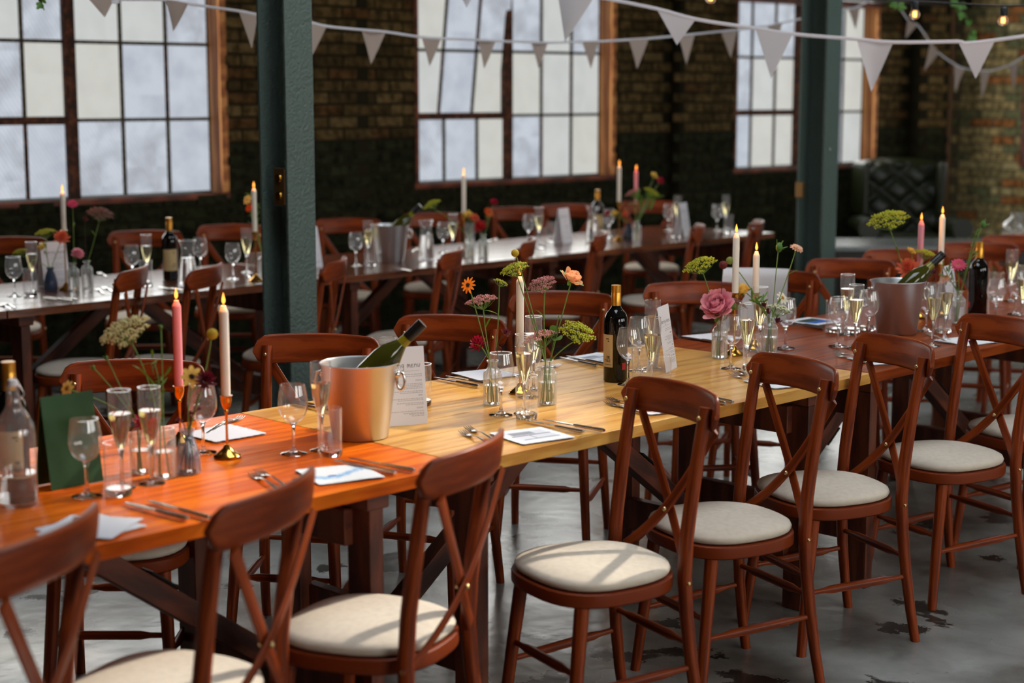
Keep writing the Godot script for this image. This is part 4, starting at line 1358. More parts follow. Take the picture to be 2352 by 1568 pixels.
func flower(q: Array, i: int) -> void:
	var v = VASE[q[0]]
	var kind: String = q[1]
	var head: Vector3 = q[2]
	var size: float = q[3]
	var base: Vector3 = v[0]
	base.y = TOP
	var vh := 0.117 if v[1] == 1 else 0.104 if v[1] == 2 else 0.124
	var r := RandomNumberGenerator.new()
	r.seed = 200 + i
	var out_dir := Vector3(head.x - base.x, 0, head.z - base.z)
	var mouth := base + Vector3(0, vh, 0) + (out_dir.normalized() * 0.007 if out_dir.length() > 0.01 else Vector3.ZERO)
	var foot := base + Vector3(r.randf_range(-0.012, 0.012), 0.008, r.randf_range(-0.012, 0.012))
	var says := {
		"umbel_cream": "cream lacy umbel", "cosmos_yellow": "pale yellow cosmos", "bud": "green seed bud on a thin stem", "globe_yellow": "yellow globe flower", "cosmos_dark": "yellow cosmos with dark centre", "pincushion_red": "crimson pincushion flower", "dahlia_dark": "dark red dahlia", "astrantia": "burgundy sprig flower", "greens": "loose green leafy stems",
		"daisy_orange": "orange daisy", "umbel_pink": "dusky pink umbel", "dill": "yellow-green dill umbel", "umbel_pale": "pale pink frothy umbel", "lisianthus_peach": "peach lisianthus bloom", "leaf": "rounded bright green leaf spray", "cone_red": "rust red seed cone", "globe_green": "small green globe", "peony_pink": "pink peony",
		"ranunculus_yellow": "soft yellow ranunculus", "umbel_brown": "brown pink umbel", "umbel_white": "white lacy umbel", "cosmos_white": "white cosmos with yellow centre", "zinnia_peach": "peach zinnia on a tall stem", "dill_big": "broad dill umbel", "dahlia_peach": "peach dahlia", "zinnia_pink": "hot pink zinnia", "zinnia_orange": "orange zinnia", "dahlia_red": "round red dahlia"}
	var t := thing("cut_flower_" + kind.split("_")[0] if kind not in ["greens", "leaf"] else "leafy_stem", "%s in the vase near %s" % [says[kind], beside(base)], "flower", base, 0.0, "cut flowers in the bud vases")
	head -= base; mouth -= base; foot -= base
	# which way the flower looks: up, outwards, and a little at the room
	var look := (Vector3.UP * 0.8 + out_dir.normalized() * 0.5 - FWD * 0.55).normalized()
	var dark := kind in ["astrantia", "cone_red", "dahlia_dark"]
	var top := head - look * size * 0.12
	if kind in ["dill", "dill_big", "umbel_cream", "umbel_pink", "umbel_brown", "umbel_white", "umbel_pale"]:
		look = (Vector3.UP * 1.0 + out_dir.normalized() * 0.35 - FWD * 0.25 + Vector3(r.randf_range(-0.2, 0.2), 0, r.randf_range(-0.2, 0.2))).normalized()
		top = head - look * size * 0.38
	var mid := mouth.lerp(top, 0.55) + Vector3(r.randf_range(-0.012, 0.012), 0.015, r.randf_range(-0.012, 0.012))
	var path := [foot, foot.lerp(mouth, 0.5)] + bezier(mouth, mid, top, 8)
	part("stem", G.new().tube(path, 0.0013 if dark else 0.0017, 6).mesh(), M.stem_dark if dark else M.stem, t)
	var x := look.cross(Vector3(0.31, 0.2, 0.93)).normalized()
	var y := look.cross(x)
	var g := G.new()
	if kind.begins_with("dill") or kind.begins_with("umbel"):
		var cols := {"dill": Color(0.74, 0.74, 0.16), "umbel_cream": Color(0.90, 0.86, 0.64), "umbel_pink": Color(0.78, 0.52, 0.52), "umbel_brown": Color(0.55, 0.36, 0.33), "umbel_white": Color(0.92, 0.94, 0.84), "umbel_pale": Color(0.93, 0.73, 0.70)}
		var c: Color = cols["dill" if kind.begins_with("dill") else kind]
		var rays := G.new()
		var n := 28 if size > 0.06 else 16
		for k in n:
			var a := k * 2.39996
			var f := sqrt((k + 0.5) / n)
			var e := top + look * size * (0.42 - 0.16 * f * f) + (x * cos(a) + y * sin(a)) * size * 0.46 * f + Vector3(r.randf_range(-1, 1), r.randf_range(-1, 1), r.randf_range(-1, 1)) * size * 0.02
			rays.tube([top, top.lerp(e, 0.5) + (x * cos(a) + y * sin(a)) * size * 0.06 * f, e], 0.00055, 4)
			var m := 12
			for j in m:
				var b := j * 2.39996
				var ff := sqrt((j + 0.5) / m)
				var d := (x * cos(b) + y * sin(b)) * size * 0.095 * ff + look * size * 0.05 * (1.0 - ff * ff) + Vector3(r.randf_range(-1, 1), r.randf_range(-1, 1), r.randf_range(-1, 1)) * size * 0.012
				rays.tube([e - look * size * 0.01, e + d], 0.0003, 3)
				g.ball(e + d, size * 0.022, 5)
		part("rays", rays.mesh(), M.stem, t)
		part("florets", g.mesh(), petal_mat("dill" if kind.begins_with("dill") else kind, c), t)
	elif kind.begins_with("globe") or kind == "cone_red":
		var c: Color = {"globe_yellow": Color(0.80, 0.68, 0.16), "globe_green": Color(0.55, 0.60, 0.25), "cone_red": Color(0.42, 0.09, 0.05)}[kind]
		var rad := size * 0.5
		g.ball(head, rad * 0.92, 16)
		for k in 120:
			var yy := 1.0 - 2.0 * (k + 0.5) / 120.0
			var a := k * 2.39996
			var d := Vector3(sqrt(1 - yy * yy) * cos(a), yy, sqrt(1 - yy * yy) * sin(a))
			g.ball(head + d * rad * 0.93, rad * 0.11, 4)
		part("flower_head", g.mesh(), petal_mat(kind, c), t)
	elif kind == "bud":
		part("flower_head", g.ball(head, size * 0.36, 8, 1.5).mesh(), M.leaf, t)
		var s := G.new()
		for k in 5:
			var a := TAU * k / 5
			petal(s, head - look * size * 0.3, ((x * cos(a) + y * sin(a)) * 0.8 + look * 0.6).normalized(), look, size * 0.9, size * 0.22, 0.3)
		part("sepals", s.mesh(), M.leaf, t)
	elif kind == "greens" or kind == "leaf":
		for k in (11 if kind == "greens" else 4):
			var u := 0.45 + 0.55 * k / 10.0
			var at: Vector3 = mouth.lerp(head, u) + Vector3(r.randf_range(-1, 1), r.randf_range(-0.6, 1), r.randf_range(-1, 1)) * size * (0.28 if kind == "greens" else 0.1)
			var d := Vector3(r.randf_range(-1, 1), r.randf_range(-0.1, 1.1), r.randf_range(-1, 1)).normalized()
			var lf := G.new()
			petal(lf, at, d, d.cross(Vector3(0.3, 0.1, 0.9)).normalized(), size * r.randf_range(0.35, 0.6) * (1.0 if kind == "greens" else 1.5), size * (0.12 if kind == "greens" else 0.7), -0.15)
			lf.tube([mouth.lerp(head, u * 0.9), at], 0.0007, 4)
			part("leaf", lf.mesh(), M.leaf, t)
	elif kind.begins_with("cosmos") or kind.begins_with("zinnia") or kind.begins_with("daisy"):
		look = (Vector3.UP * 0.45 + out_dir.normalized() * 0.6 - FWD * 0.9).normalized()
		if kind == "zinnia_peach" or kind == "zinnia_pink": look = (Vector3.UP * 1.0 - FWD * 0.55 + out_dir.normalized() * 0.4).normalized()
		x = look.cross(Vector3(0.31, 0.2, 0.93)).normalized()
		y = look.cross(x)
		var c: Color = {"cosmos_yellow": Color(0.88, 0.80, 0.45), "cosmos_dark": Color(0.90, 0.80, 0.42), "cosmos_white": Color(0.92, 0.90, 0.80), "zinnia_peach": Color(0.90, 0.72, 0.58), "zinnia_pink": Color(0.85, 0.28, 0.42), "zinnia_orange": Color(0.85, 0.36, 0.12), "daisy_orange": Color(0.93, 0.50, 0.10)}[kind]
		var layers := 2 if kind.begins_with("zinnia") else 1
		for l in layers:
			var n := 8 if kind.begins_with("cosmos") else 11 if kind.begins_with("daisy") else 14
			for k in n:
				var a := TAU * (k + l * 0.5) / n
				petal(g, head + look * 0.002 * l, ((x * cos(a) + y * sin(a)) + look * (0.06 + 0.28 * l)).normalized(), look, size * (0.5 - 0.1 * l) * r.randf_range(0.9, 1.05), size * (0.30 if n == 8 else 0.17), -0.12)
		part("petals", g.mesh(), petal_mat(kind, c), t)
		var cc := Color(0.75, 0.50, 0.10) if kind in ["cosmos_white", "zinnia_pink", "cosmos_yellow", "zinnia_peach"] else Color(0.16, 0.06, 0.03)
		var ctr := G.new()
		for k in 26:
			var a := k * 2.39996
			var f := sqrt(k / 26.0)
			ctr.ball(head + (x * cos(a) + y * sin(a)) * size * 0.12 * f + look * size * (0.06 - 0.03 * f * f), size * 0.03, 4)
		part("flower_centre", ctr.mesh(), petal_mat("c" + str(cc), cc), t)
	else:
		# many-petalled heads: petals set all over a ball, tight at the middle
		var c: Color = {"pincushion_red": Color(0.66, 0.05, 0.20), "dahlia_dark": Color(0.34, 0.03, 0.09), "astrantia": Color(0.40, 0.15, 0.20), "lisianthus_peach": Color(0.97, 0.74, 0.55), "peony_pink": Color(0.95, 0.68, 0.73), "ranunculus_yellow": Color(0.92, 0.80, 0.42), "dahlia_peach": Color(0.90, 0.48, 0.34), "dahlia_red": Color(0.70, 0.10, 0.12)}[kind]
		var n := 60
		var open := 0.35
		if kind == "lisianthus_peach": n = 16
		elif kind == "ranunculus_yellow": n = 26
		elif kind == "peony_pink": n = 80
		elif kind == "astrantia": n = 22
		for k in n:
			var f := float(k + 0.5) / n
			var th := f * (1.9 if kind.begins_with("dahlia") or kind.begins_with("pin") else 1.35)
			var a := k * 2.39996
			var radial := x * cos(a) + y * sin(a)
			var d := (look * cos(th) + radial * sin(th)).normalized()
			var root := head - look * size * 0.18 + d * size * 0.10
			var up := (look * sin(th) * -1.0 + radial * cos(th)).normalized() * -1.0
			var wide := 0.17
			if kind == "lisianthus_peach" or kind == "ranunculus_yellow": wide = 0.46
			elif kind == "peony_pink": wide = 0.30
			if kind in ["lisianthus_peach", "peony_pink", "ranunculus_yellow"]:
				# broad petals that cup round the middle
				var ring := 0.10 + 0.34 * f
				var lift := (look * (1.15 - 0.75 * f) + radial * (0.25 + 0.55 * f)).normalized()
				petal(g, head - look * size * 0.26 + radial * size * ring * 0.5, lift, -radial, size * (0.50 + 0.12 * sin(k * 3.7)) * (0.8 + 0.25 * f), size * (0.50 if n < 30 else 0.34), 0.22)
			else:
				petal(g, root, (d + look * 0.18).normalized(), up, size * 0.46 * r.randf_range(0.88, 1.1), size * wide, 0.28)
		part("petals", g.mesh(), petal_mat(kind, c), t)
		if kind in ["lisianthus_peach", "ranunculus_yellow", "peony_pink"]:
			var s := G.new()
			for k in 4:
				var a := TAU * k / 4
				petal(s, top, (x * cos(a) + y * sin(a) - look * 0.4).normalized(), look, size * 0.6, size * 0.2, 0.3)
			part("leaf", s.mesh(), M.leaf, t)
	# a narrow leaf part of the way up the stem
	if size > 0.03 and not dark and kind not in ["greens", "leaf", "globe_yellow"] and i % 3 != 1:
		var lf := G.new()
		var p0: Vector3 = path[path.size() - 4]
		petal(lf, p0, Vector3(r.randf_range(-1, 1), 0.7, r.randf_range(-1, 1)).normalized(), Vector3.UP, 0.045, 0.010, -0.2)
		part("leaf", lf.mesh(), M.leaf, t)

func build_flowers() -> void:
	for i in VASE.size(): vase(VASE[i][0], VASE[i][1], i)
	for i in FLOWER.size(): flower(FLOWER[i], i)


# ---------------------------------------------------------------- bunting, string lights, ivy
func bunting(label: String, start: Vector3, end: Vector3, flags: Array, tape_r: float, cotton: Material) -> void:
	var t := thing("bunting", label, "bunting", Vector3.ZERO, 0.0, "strings of white bunting")
	var path := [start]
	for f in flags:
		path.append(f[0]); path.append(f[1])
	path.append(end)
	var smooth := []
	for i in path.size() - 1:
		for k in 4:
			var a: Vector3 = path[maxi(i - 1, 0)]
			var d: Vector3 = path[mini(i + 2, path.size() - 1)]
			smooth.append(path[i].cubic_interpolate(path[i + 1], a, d, k / 4.0))
	smooth.append(end)
	part("tape", G.new().tube(smooth, tape_r, 6, 0.35, Vector3(0.7, 0, -0.7)).mesh(), M.tape, t)
	var r := RandomNumberGenerator.new()
	r.seed = 77
	for f in flags:
		var a: Vector3 = f[0]
		var b: Vector3 = f[1]
		var tip: Vector3 = f[2]
		var n := (b - a).cross(tip - a).normalized()
		var rows := []
		var bend := r.randf_range(-0.12, 0.22)
		var curl := r.randf_range(-0.02, 0.02)
		for i in 9:
			var u := i / 8.0
			var p0 := a.lerp(tip, u)
			var p1 := b.lerp(tip, u)
			var row := []
			for j in 7:
				var w := j / 6.0
				row.append(p0.lerp(p1, w) + n * ((tip - a).length() * bend * u * u * 0.5 + curl * sin(w * PI) * (1.0 - u)))
			rows.append(row)
		part("flag", G.new().sheet(rows, true, 0.0004).mesh(), cotton, t)

func ivy(label: String, path: Array, n: int, leaf_size: float, sd: int) -> void:
	var t := thing("ivy_trail", label, "ivy", path[0], 0.0, "hanging ivy")
	var r := RandomNumberGenerator.new()
	r.seed = sd
	var pts := []
	for p in path: pts.append(p - path[0])
	part("vine", G.new().tube(pts, 0.0022, 5).mesh(), M.stem_dark, t)
	for k in n:
		var u := float(k) / n * (pts.size() - 1)
		var at: Vector3 = pts[int(u)].lerp(pts[mini(int(u) + 1, pts.size() - 1)], u - int(u))
		var d := Vector3(r.randf_range(-1, 1), r.randf_range(-0.9, 0.1), r.randf_range(-1, 1)).normalized()
		var g := G.new()
		for lobe in [-0.8, 0.0, 0.8]:
			petal(g, at, d.rotated(d.cross(Vector3(0.2, 1, 0.4)).normalized(), 0.0).rotated(-FWD, lobe), -FWD, leaf_size * (1.0 if lobe == 0.0 else 0.75), leaf_size * 0.55, -0.1, 3)
		part("leaf", g.mesh(), M.leaf, t)

func build_hanging() -> void:
	bunting("sharp white bunting string nearest the light bulbs", Vector3(4.35, 2.46, -6.25), Vector3(7.75, 2.06, -2.70), FRONT_FLAGS, 0.009, M.flag)
	bunting("long white bunting string hanging before the three windows", Vector3(2.0, 2.35, -6.0), Vector3(10.4, 2.50, -6.0), BACK_FLAGS, 0.007, M.flag_backlit)
	bunting("short white bunting string drooping in the brick corner", Vector3(10.695, 2.412, -6.578), Vector3(11.498, 2.035, -5.672), CORNER_FLAGS, 0.006, M.flag_backlit)
	var t := thing("string_lights", "black cable of warm filament bulbs above the bunting", "string lights", Vector3.ZERO)
	var cable := [Vector3(5.3, 2.16, -4.81), Vector3(5.542, 2.115, -4.557), Vector3(5.711, 2.088, -4.379), Vector3(6.130, 2.040, -3.938), Vector3(6.310, 2.027, -3.749), Vector3(6.571, 2.008, -3.477), Vector3(6.80, 2.016, -3.24)]
	part("cable", G.new().tube(cable, 0.004, 8).mesh(), M.cable, t)
	for at in [Vector3(6.306, 1.973, -3.744), Vector3(6.566, 1.947, -3.471), Vector3(5.706, 2.041, -4.374)]:
		var s := part("socket", G.new().lathe([Vector2(0, 0.018), Vector2(0.014, 0.018), Vector2(0.016, 0.024), Vector2(0.016, 0.050), Vector2(0.008, 0.056), Vector2(0, 0.058)], 16).mesh(), M.cable, t, at)
		part("bulb_glass", G.new().lathe([Vector2(0, -0.0235), Vector2(0.010, -0.0215), Vector2(0.0185, -0.0145), Vector2(0.0225, -0.004), Vector2(0.0215, 0.006), Vector2(0.016, 0.015), Vector2(0.012, 0.021)], 20).mesh(), M.glass, s)
		var fil := []
		for k in 13: fil.append(Vector3(0.008 * sin(k * 1.57), -0.011 + k * 0.0018, 0.008 * cos(k * 1.57)))
		part("filament", G.new().tube(fil, 0.0016, 6).mesh(), M.filament, s)
		var l := OmniLight3D.new()
		l.name = "bulb_light"
		l.light_color = Color(1.0, 0.66, 0.32)
		l.light_energy = 0.004
		l.omni_range = 30.0
		l.omni_attenuation = 2.0
		l.light_size = 0.015
		l.shadow_enabled = true
		s.add_child(l)
	ivy("ivy sprig hanging before the left window", [Vector3(3.40, 2.20, -5.99), Vector3(3.43, 2.08, -5.97), Vector3(3.455, 1.965, -5.95)], 9, 0.035, 4)
	ivy("ivy trail hanging down the brick corner behind the bulbs", [Vector3(9.0, 2.5, -5.3), Vector3(9.15, 2.25, -5.18), Vector3(9.24, 2.05, -5.10), Vector3(9.26, 1.85, -5.08)], 26, 0.05, 5)
	ivy("ivy trail along the top beside the bulb cable", [Vector3(7.8, 2.35, -5.1), Vector3(8.03, 2.19, -4.91), Vector3(8.06, 2.10, -4.88)], 12, 0.045, 6)

# ---------------------------------------------------------------- the lounge corner at the far right
func build_corner() -> void:
	var t := thing("wing_armchair", "green buttoned leather wing armchair in the brick corner", "armchair", Vector3(11.98, 0, -7.12), deg_to_rad(-45.0))
	part("seat_base", G.new().box(Vector3(0.74, 0.22, 0.66), Vector3(0, 0.26, 0.02), 0.04).mesh(), M.leather, t)
	part("seat_cushion", G.new().box(Vector3(0.56, 0.15, 0.58), Vector3(0, 0.43, 0.06), 0.05).mesh(), M.leather, t)
	var rows := []
	for i in 33:
		var row := []
		var v := i / 32.0
		for j in 33:
			var u := j / 32.0
			var x := lerpf(-0.31, 0.31, u)
			var y := lerpf(0.46, 1.08 + 0.03 * cos((u - 0.5) * PI), v)
			var tuft := absf(sin((u * 4.0 + v * 5.0) * PI * 0.5)) * absf(sin((u * 4.0 - v * 5.0) * PI * 0.5))
			var z := -0.24 - 0.10 * v + 0.05 * sqrt(tuft) - 0.10 * pow(maxf(0.0, v - 0.92) / 0.08, 2.0)
			row.append(Vector3(x, y, z))
		rows.append(row)
	part("buttoned_back", G.new().sheet(rows).mesh(), M.leather, t)
	part("back_shell", G.new().box(Vector3(0.66, 0.86, 0.10), Vector3(0, 0.64, -0.38), 0.04, Basis(Vector3.RIGHT, -0.13)).mesh(), M.leather, t)
	for k in 13:
		var row := k / 4
		part("button", G.new().ball(Vector3(-0.22 + (k % 4) * 0.15 + (row % 2) * 0.07, 0.58 + row * 0.13, -0.245 - row * 0.02), 0.012, 8).mesh(), M.leather, t)
	for s in [-1, 1]:
		part("arm", G.new().tube([Vector3(s * 0.36, 0.55, -0.30), Vector3(s * 0.37, 0.57, 0.0), Vector3(s * 0.38, 0.56, 0.32)], [0.075, 0.08, 0.085], 16).mesh(), M.leather, t)
		part("arm_panel", G.new().box(Vector3(0.11, 0.36, 0.62), Vector3(s * 0.365, 0.36, 0.0), 0.03).mesh(), M.leather, t)
		part("wing", G.new().box(Vector3(0.07, 0.46, 0.26), Vector3(s * 0.34, 0.86, -0.22), 0.032, Basis(Vector3.UP, -s * 0.22)).mesh(), M.leather, t)
		for z in [-0.26, 0.26]:
			part("foot", G.new().lathe([Vector2(0, 0), Vector2(0.02, 0), Vector2(0.03, 0.15), Vector2(0, 0.15)], 12, 0, 0, Vector3(s * 0.30, 0, z)).mesh(), M.dark_wood, t)
	# low table with a red candle and glass jars
	var c := Vector3(10.55, 0, -5.75)
	var turn := deg_to_rad(-48.0)
	var lt := thing("low_table", "low dark table with pale shiny top before the armchair", "table", c, turn)
	part("table_top", G.new().box(Vector3(2.2, 0.035, 0.7), Vector3(0, 0.585, 0), 0.006).mesh(), M.table_grey, lt)
	part("apron", G.new().box(Vector3(2.0, 0.09, 0.56), Vector3(0, 0.522, 0), 0.006).mesh(), M.dark_wood, lt)
	for sx in [-1, 1]:
		for sz in [-1, 1]:
			part("leg", G.new().box(Vector3(0.07, 0.48, 0.07), Vector3(sx * 0.92, 0.24, sz * 0.23), 0.006).mesh(), M.dark_wood, lt)
	var b := Basis(Vector3.UP, turn)
	var h := 0.603
	var on := func(x: float, z: float) -> Vector3: return c + b * Vector3(x, h, z)
	var rc := thing("pillar_candle", "short red pillar candle on the low table", "candle", on.call(0.58, 0.05))
	part("wax", G.new().lathe([Vector2(0, 0), Vector2(0.042, 0), Vector2(0.044, 0.005), Vector2(0.044, 0.098), Vector2(0.040, 0.102), Vector2(0, 0.096)], 28).mesh(), M.red_wax, rc)
	part("wick", G.new().tube([Vector3(0, 0.094, 0), Vector3(0, 0.106, 0)], 0.001, 6).mesh(), M.wick, rc)
	for k in 2:
		var j := thing("glass_jar", ["round clear glass jar left of the red candle on the low table", "round clear glass jar just behind the red candle on the low table"][k], "jar", on.call([0.30, 0.78][k], [0.10, -0.12][k]), 0.0, "glass jars on the low table")
		part("jar_glass", G.new().lathe([Vector2(0, 0), Vector2(0.07, 0), Vector2(0.10, 0.03), Vector2(0.115, 0.09), Vector2(0.10, 0.15), Vector2(0.06, 0.18), Vector2(0.05, 0.20), Vector2(0.058, 0.215), Vector2(0.054, 0.215), Vector2(0.046, 0.20), Vector2(0.056, 0.178), Vector2(0.095, 0.148), Vector2(0.109, 0.09), Vector2(0.095, 0.034), Vector2(0.066, 0.008), Vector2(0, 0.008)], 36).mesh(), M.glass, j)
		part("jar_base", G.new().lathe([Vector2(0, 0.0), Vector2(0.066, 0.0), Vector2(0.066, 0.007), Vector2(0, 0.007)], 28).mesh(), M.glass_stem, j)
	var fb := thing("sparkling_bottle", "gold-necked bottle lying on its side on the low table", "bottle", on.call(0.33, -0.14))
	fb.transform = Transform3D(Basis(Vector3.UP, turn + 0.35) * Basis(Vector3.BACK, PI / 2 - 0.0), on.call(0.62, -0.16) + Vector3(0, 0.043, 0))
	part("bottle_glass", G.new().lathe([Vector2(0, 0), Vector2(0.040, 0), Vector2(0.043, 0.005), Vector2(0.043, 0.16), Vector2(0.034, 0.20), Vector2(0.018, 0.24)], 28).mesh(), M.bottle, fb)
	part("foil", G.new().lathe([Vector2(0.0185, 0.232), Vector2(0.0175, 0.26), Vector2(0.0175, 0.30), Vector2(0.0185, 0.305), Vector2(0.017, 0.318), Vector2(0, 0.32)], 24).mesh(), M.gold_cap, fb)

# ---------------------------------------------------------------- where things stand
const WINE := [
	Vector3(1.895, 0.75, -3.166),
	Vector3(2.339, 0.75, -3.353),
	Vector3(2.490, 0.75, -3.183),
	Vector3(3.205, 0.75, -3.164),
	Vector3(3.455, 0.75, -3.295),
	Vector3(3.824, 0.75, -3.224),
	Vector3(4.043, 0.75, -3.364),
	Vector3(4.286, 0.75, -3.177),
	Vector3(4.771, 0.75, -3.302),
	Vector3(4.940, 0.75, -3.195),
	Vector3(5.186, 0.75, -3.225),
	Vector3(5.501, 0.75, -3.171),
	Vector3(6.176, 0.75, -3.156),
	Vector3(3.642, 0.75, -6.624),
	Vector3(4.329, 0.75, -6.747),
	Vector3(4.796, 0.75, -6.854),
	Vector3(4.731, 0.75, -6.492),
	Vector3(5.559, 0.75, -6.551),
	Vector3(6.350, 0.75, -6.723),
	Vector3(7.128, 0.75, -6.802),
	Vector3(8.459, 0.75, -6.799),
	Vector3(8.658, 0.75, -6.551),
	Vector3(7.823, 0.75, -6.768),
	Vector3(5.881, 0.75, -3.087)
]
const FLUTE := [
	Vector3(1.994, 0.75, -3.179),
	Vector3(2.064, 0.75, -3.165),
	Vector3(2.564, 0.75, -3.164),
	Vector3(3.264, 0.75, -3.130),
	Vector3(3.554, 0.75, -3.370),
	Vector3(3.784, 0.75, -3.098),
	Vector3(4.111, 0.75, -3.364),
	Vector3(4.258, 0.75, -3.094),
	Vector3(4.653, 0.75, -3.328),
	Vector3(5.210, 0.75, -3.334),
	Vector3(4.945, 0.75, -3.127),
	Vector3(5.185, 0.75, -2.960),
	Vector3(6.556, 0.75, -3.375),
	Vector3(5.341, 0.75, -3.000),
	Vector3(3.792, 0.75, -6.728),
	Vector3(4.377, 0.75, -6.695),
	Vector3(4.960, 0.75, -6.689),
	Vector3(5.707, 0.75, -6.624),
	Vector3(6.331, 0.75, -6.625),
	Vector3(7.055, 0.75, -6.647),
	Vector3(8.555, 0.75, -6.801),
	Vector3(8.817, 0.75, -6.601),
	Vector3(5.963, 0.75, -3.019),
	Vector3(2.954, 0.75, -3.352)
]
const TUMBLER := [
	Vector3(1.952, 0.75, -3.128),
	Vector3(2.541, 0.75, -3.103),
	Vector3(3.221, 0.75, -3.080),
	Vector3(3.756, 0.75, -3.039),
	Vector3(4.319, 0.75, -3.117),
	Vector3(5.274, 0.75, -3.350),
	Vector3(5.364, 0.75, -3.339),
	Vector3(5.230, 0.75, -3.402),
	Vector3(5.506, 0.75, -3.100),
	Vector3(6.571, 0.75, -3.449),
	Vector3(3.810, 0.75, -3.158),
	Vector3(3.701, 0.75, -6.590),
	Vector3(4.281, 0.75, -6.559),
	Vector3(4.855, 0.75, -6.501),
	Vector3(5.625, 0.75, -6.515),
	Vector3(6.970, 0.75, -6.552),
	Vector3(7.329, 0.75, -6.802),
	Vector3(8.077, 0.75, -6.433),
	Vector3(8.572, 0.75, -6.394),
	Vector3(6.915, 0.75, -7.089),
	Vector3(5.450, 0.75, -7.089),
	Vector3(7.759, 0.75, -6.741),
	Vector3(3.150, 0.75, -3.433)
]
const BOTTLE := [
	Vector3(3.848, 0.75, -3.296),
	Vector3(1.789, 0.75, -3.296),
	Vector3(6.004, 0.75, -3.232),
	Vector3(4.497, 0.75, -6.677),
	Vector3(7.686, 0.75, -6.743)
]
const BUCKET := [
	Vector3(2.740, 0.75, -3.221),
	Vector3(5.374, 0.75, -3.220),
	Vector3(5.819, 0.75, -6.576)
]
const CARAFE_SWING := [
	Vector3(1.751, 0.75, -3.211),
	Vector3(6.081, 0.75, -3.270)
]
const CARAFE_WATER := [
	Vector3(4.409, 0.75, -6.402),
	Vector3(6.017, 0.75, -6.506),
	Vector3(7.460, 0.75, -6.582)
]
const CANDLE := [
	[Vector3(2.351, 0.75, -3.269), 0.155, 0.377, 0],
	[Vector3(2.359, 0.75, -3.481), 0.152, 0.371, 1],
	[Vector3(3.486, 0.75, -3.361), 0.142, 0.352, 0],
	[Vector3(4.527, 0.75, -3.343), 0.215, 0.418, 0],
	[Vector3(4.698, 0.75, -3.381), 0.198, 0.343, 0],
	[Vector3(5.807, 0.75, -3.384), 0.158, 0.389, 1],
	[Vector3(5.924, 0.75, -3.358), 0.211, 0.410, 0],
	[Vector3(3.935, 0.75, -6.684), 0.273, 0.449, 0],
	[Vector3(4.761, 0.75, -6.352), 0.237, 0.444, 0],
	[Vector3(6.312, 0.75, -6.516), 0.241, 0.456, 0],
	[Vector3(7.648, 0.75, -6.535), 0.240, 0.460, 0],
	[Vector3(7.829, 0.75, -6.552), 0.211, 0.425, 1]
]
const VASE := [
	[Vector3(2.111, 0.75, -3.279), 3],
	[Vector3(2.120, 0.75, -3.198), 1],
	[Vector3(2.184, 0.75, -3.196), 2],
	[Vector3(3.301, 0.75, -3.292), 0],
	[Vector3(3.416, 0.75, -3.184), 0],
	[Vector3(4.439, 0.75, -3.339), 0],
	[Vector3(4.629, 0.75, -3.268), 0],
	[Vector3(5.770, 0.75, -3.186), 0],
	[Vector3(3.870, 0.75, -6.706), 2],
	[Vector3(3.933, 0.75, -6.615), 0],
	[Vector3(4.024, 0.75, -6.648), 0],
	[Vector3(6.265, 0.75, -6.424), 0],
	[Vector3(6.317, 0.75, -6.370), 0],
	[Vector3(7.711, 0.75, -6.510), 2],
	[Vector3(7.669, 0.75, -6.410), 0],
	[Vector3(5.722, 0.75, -3.379), 0],
	[Vector3(4.845, 0.75, -6.401), 0]
]
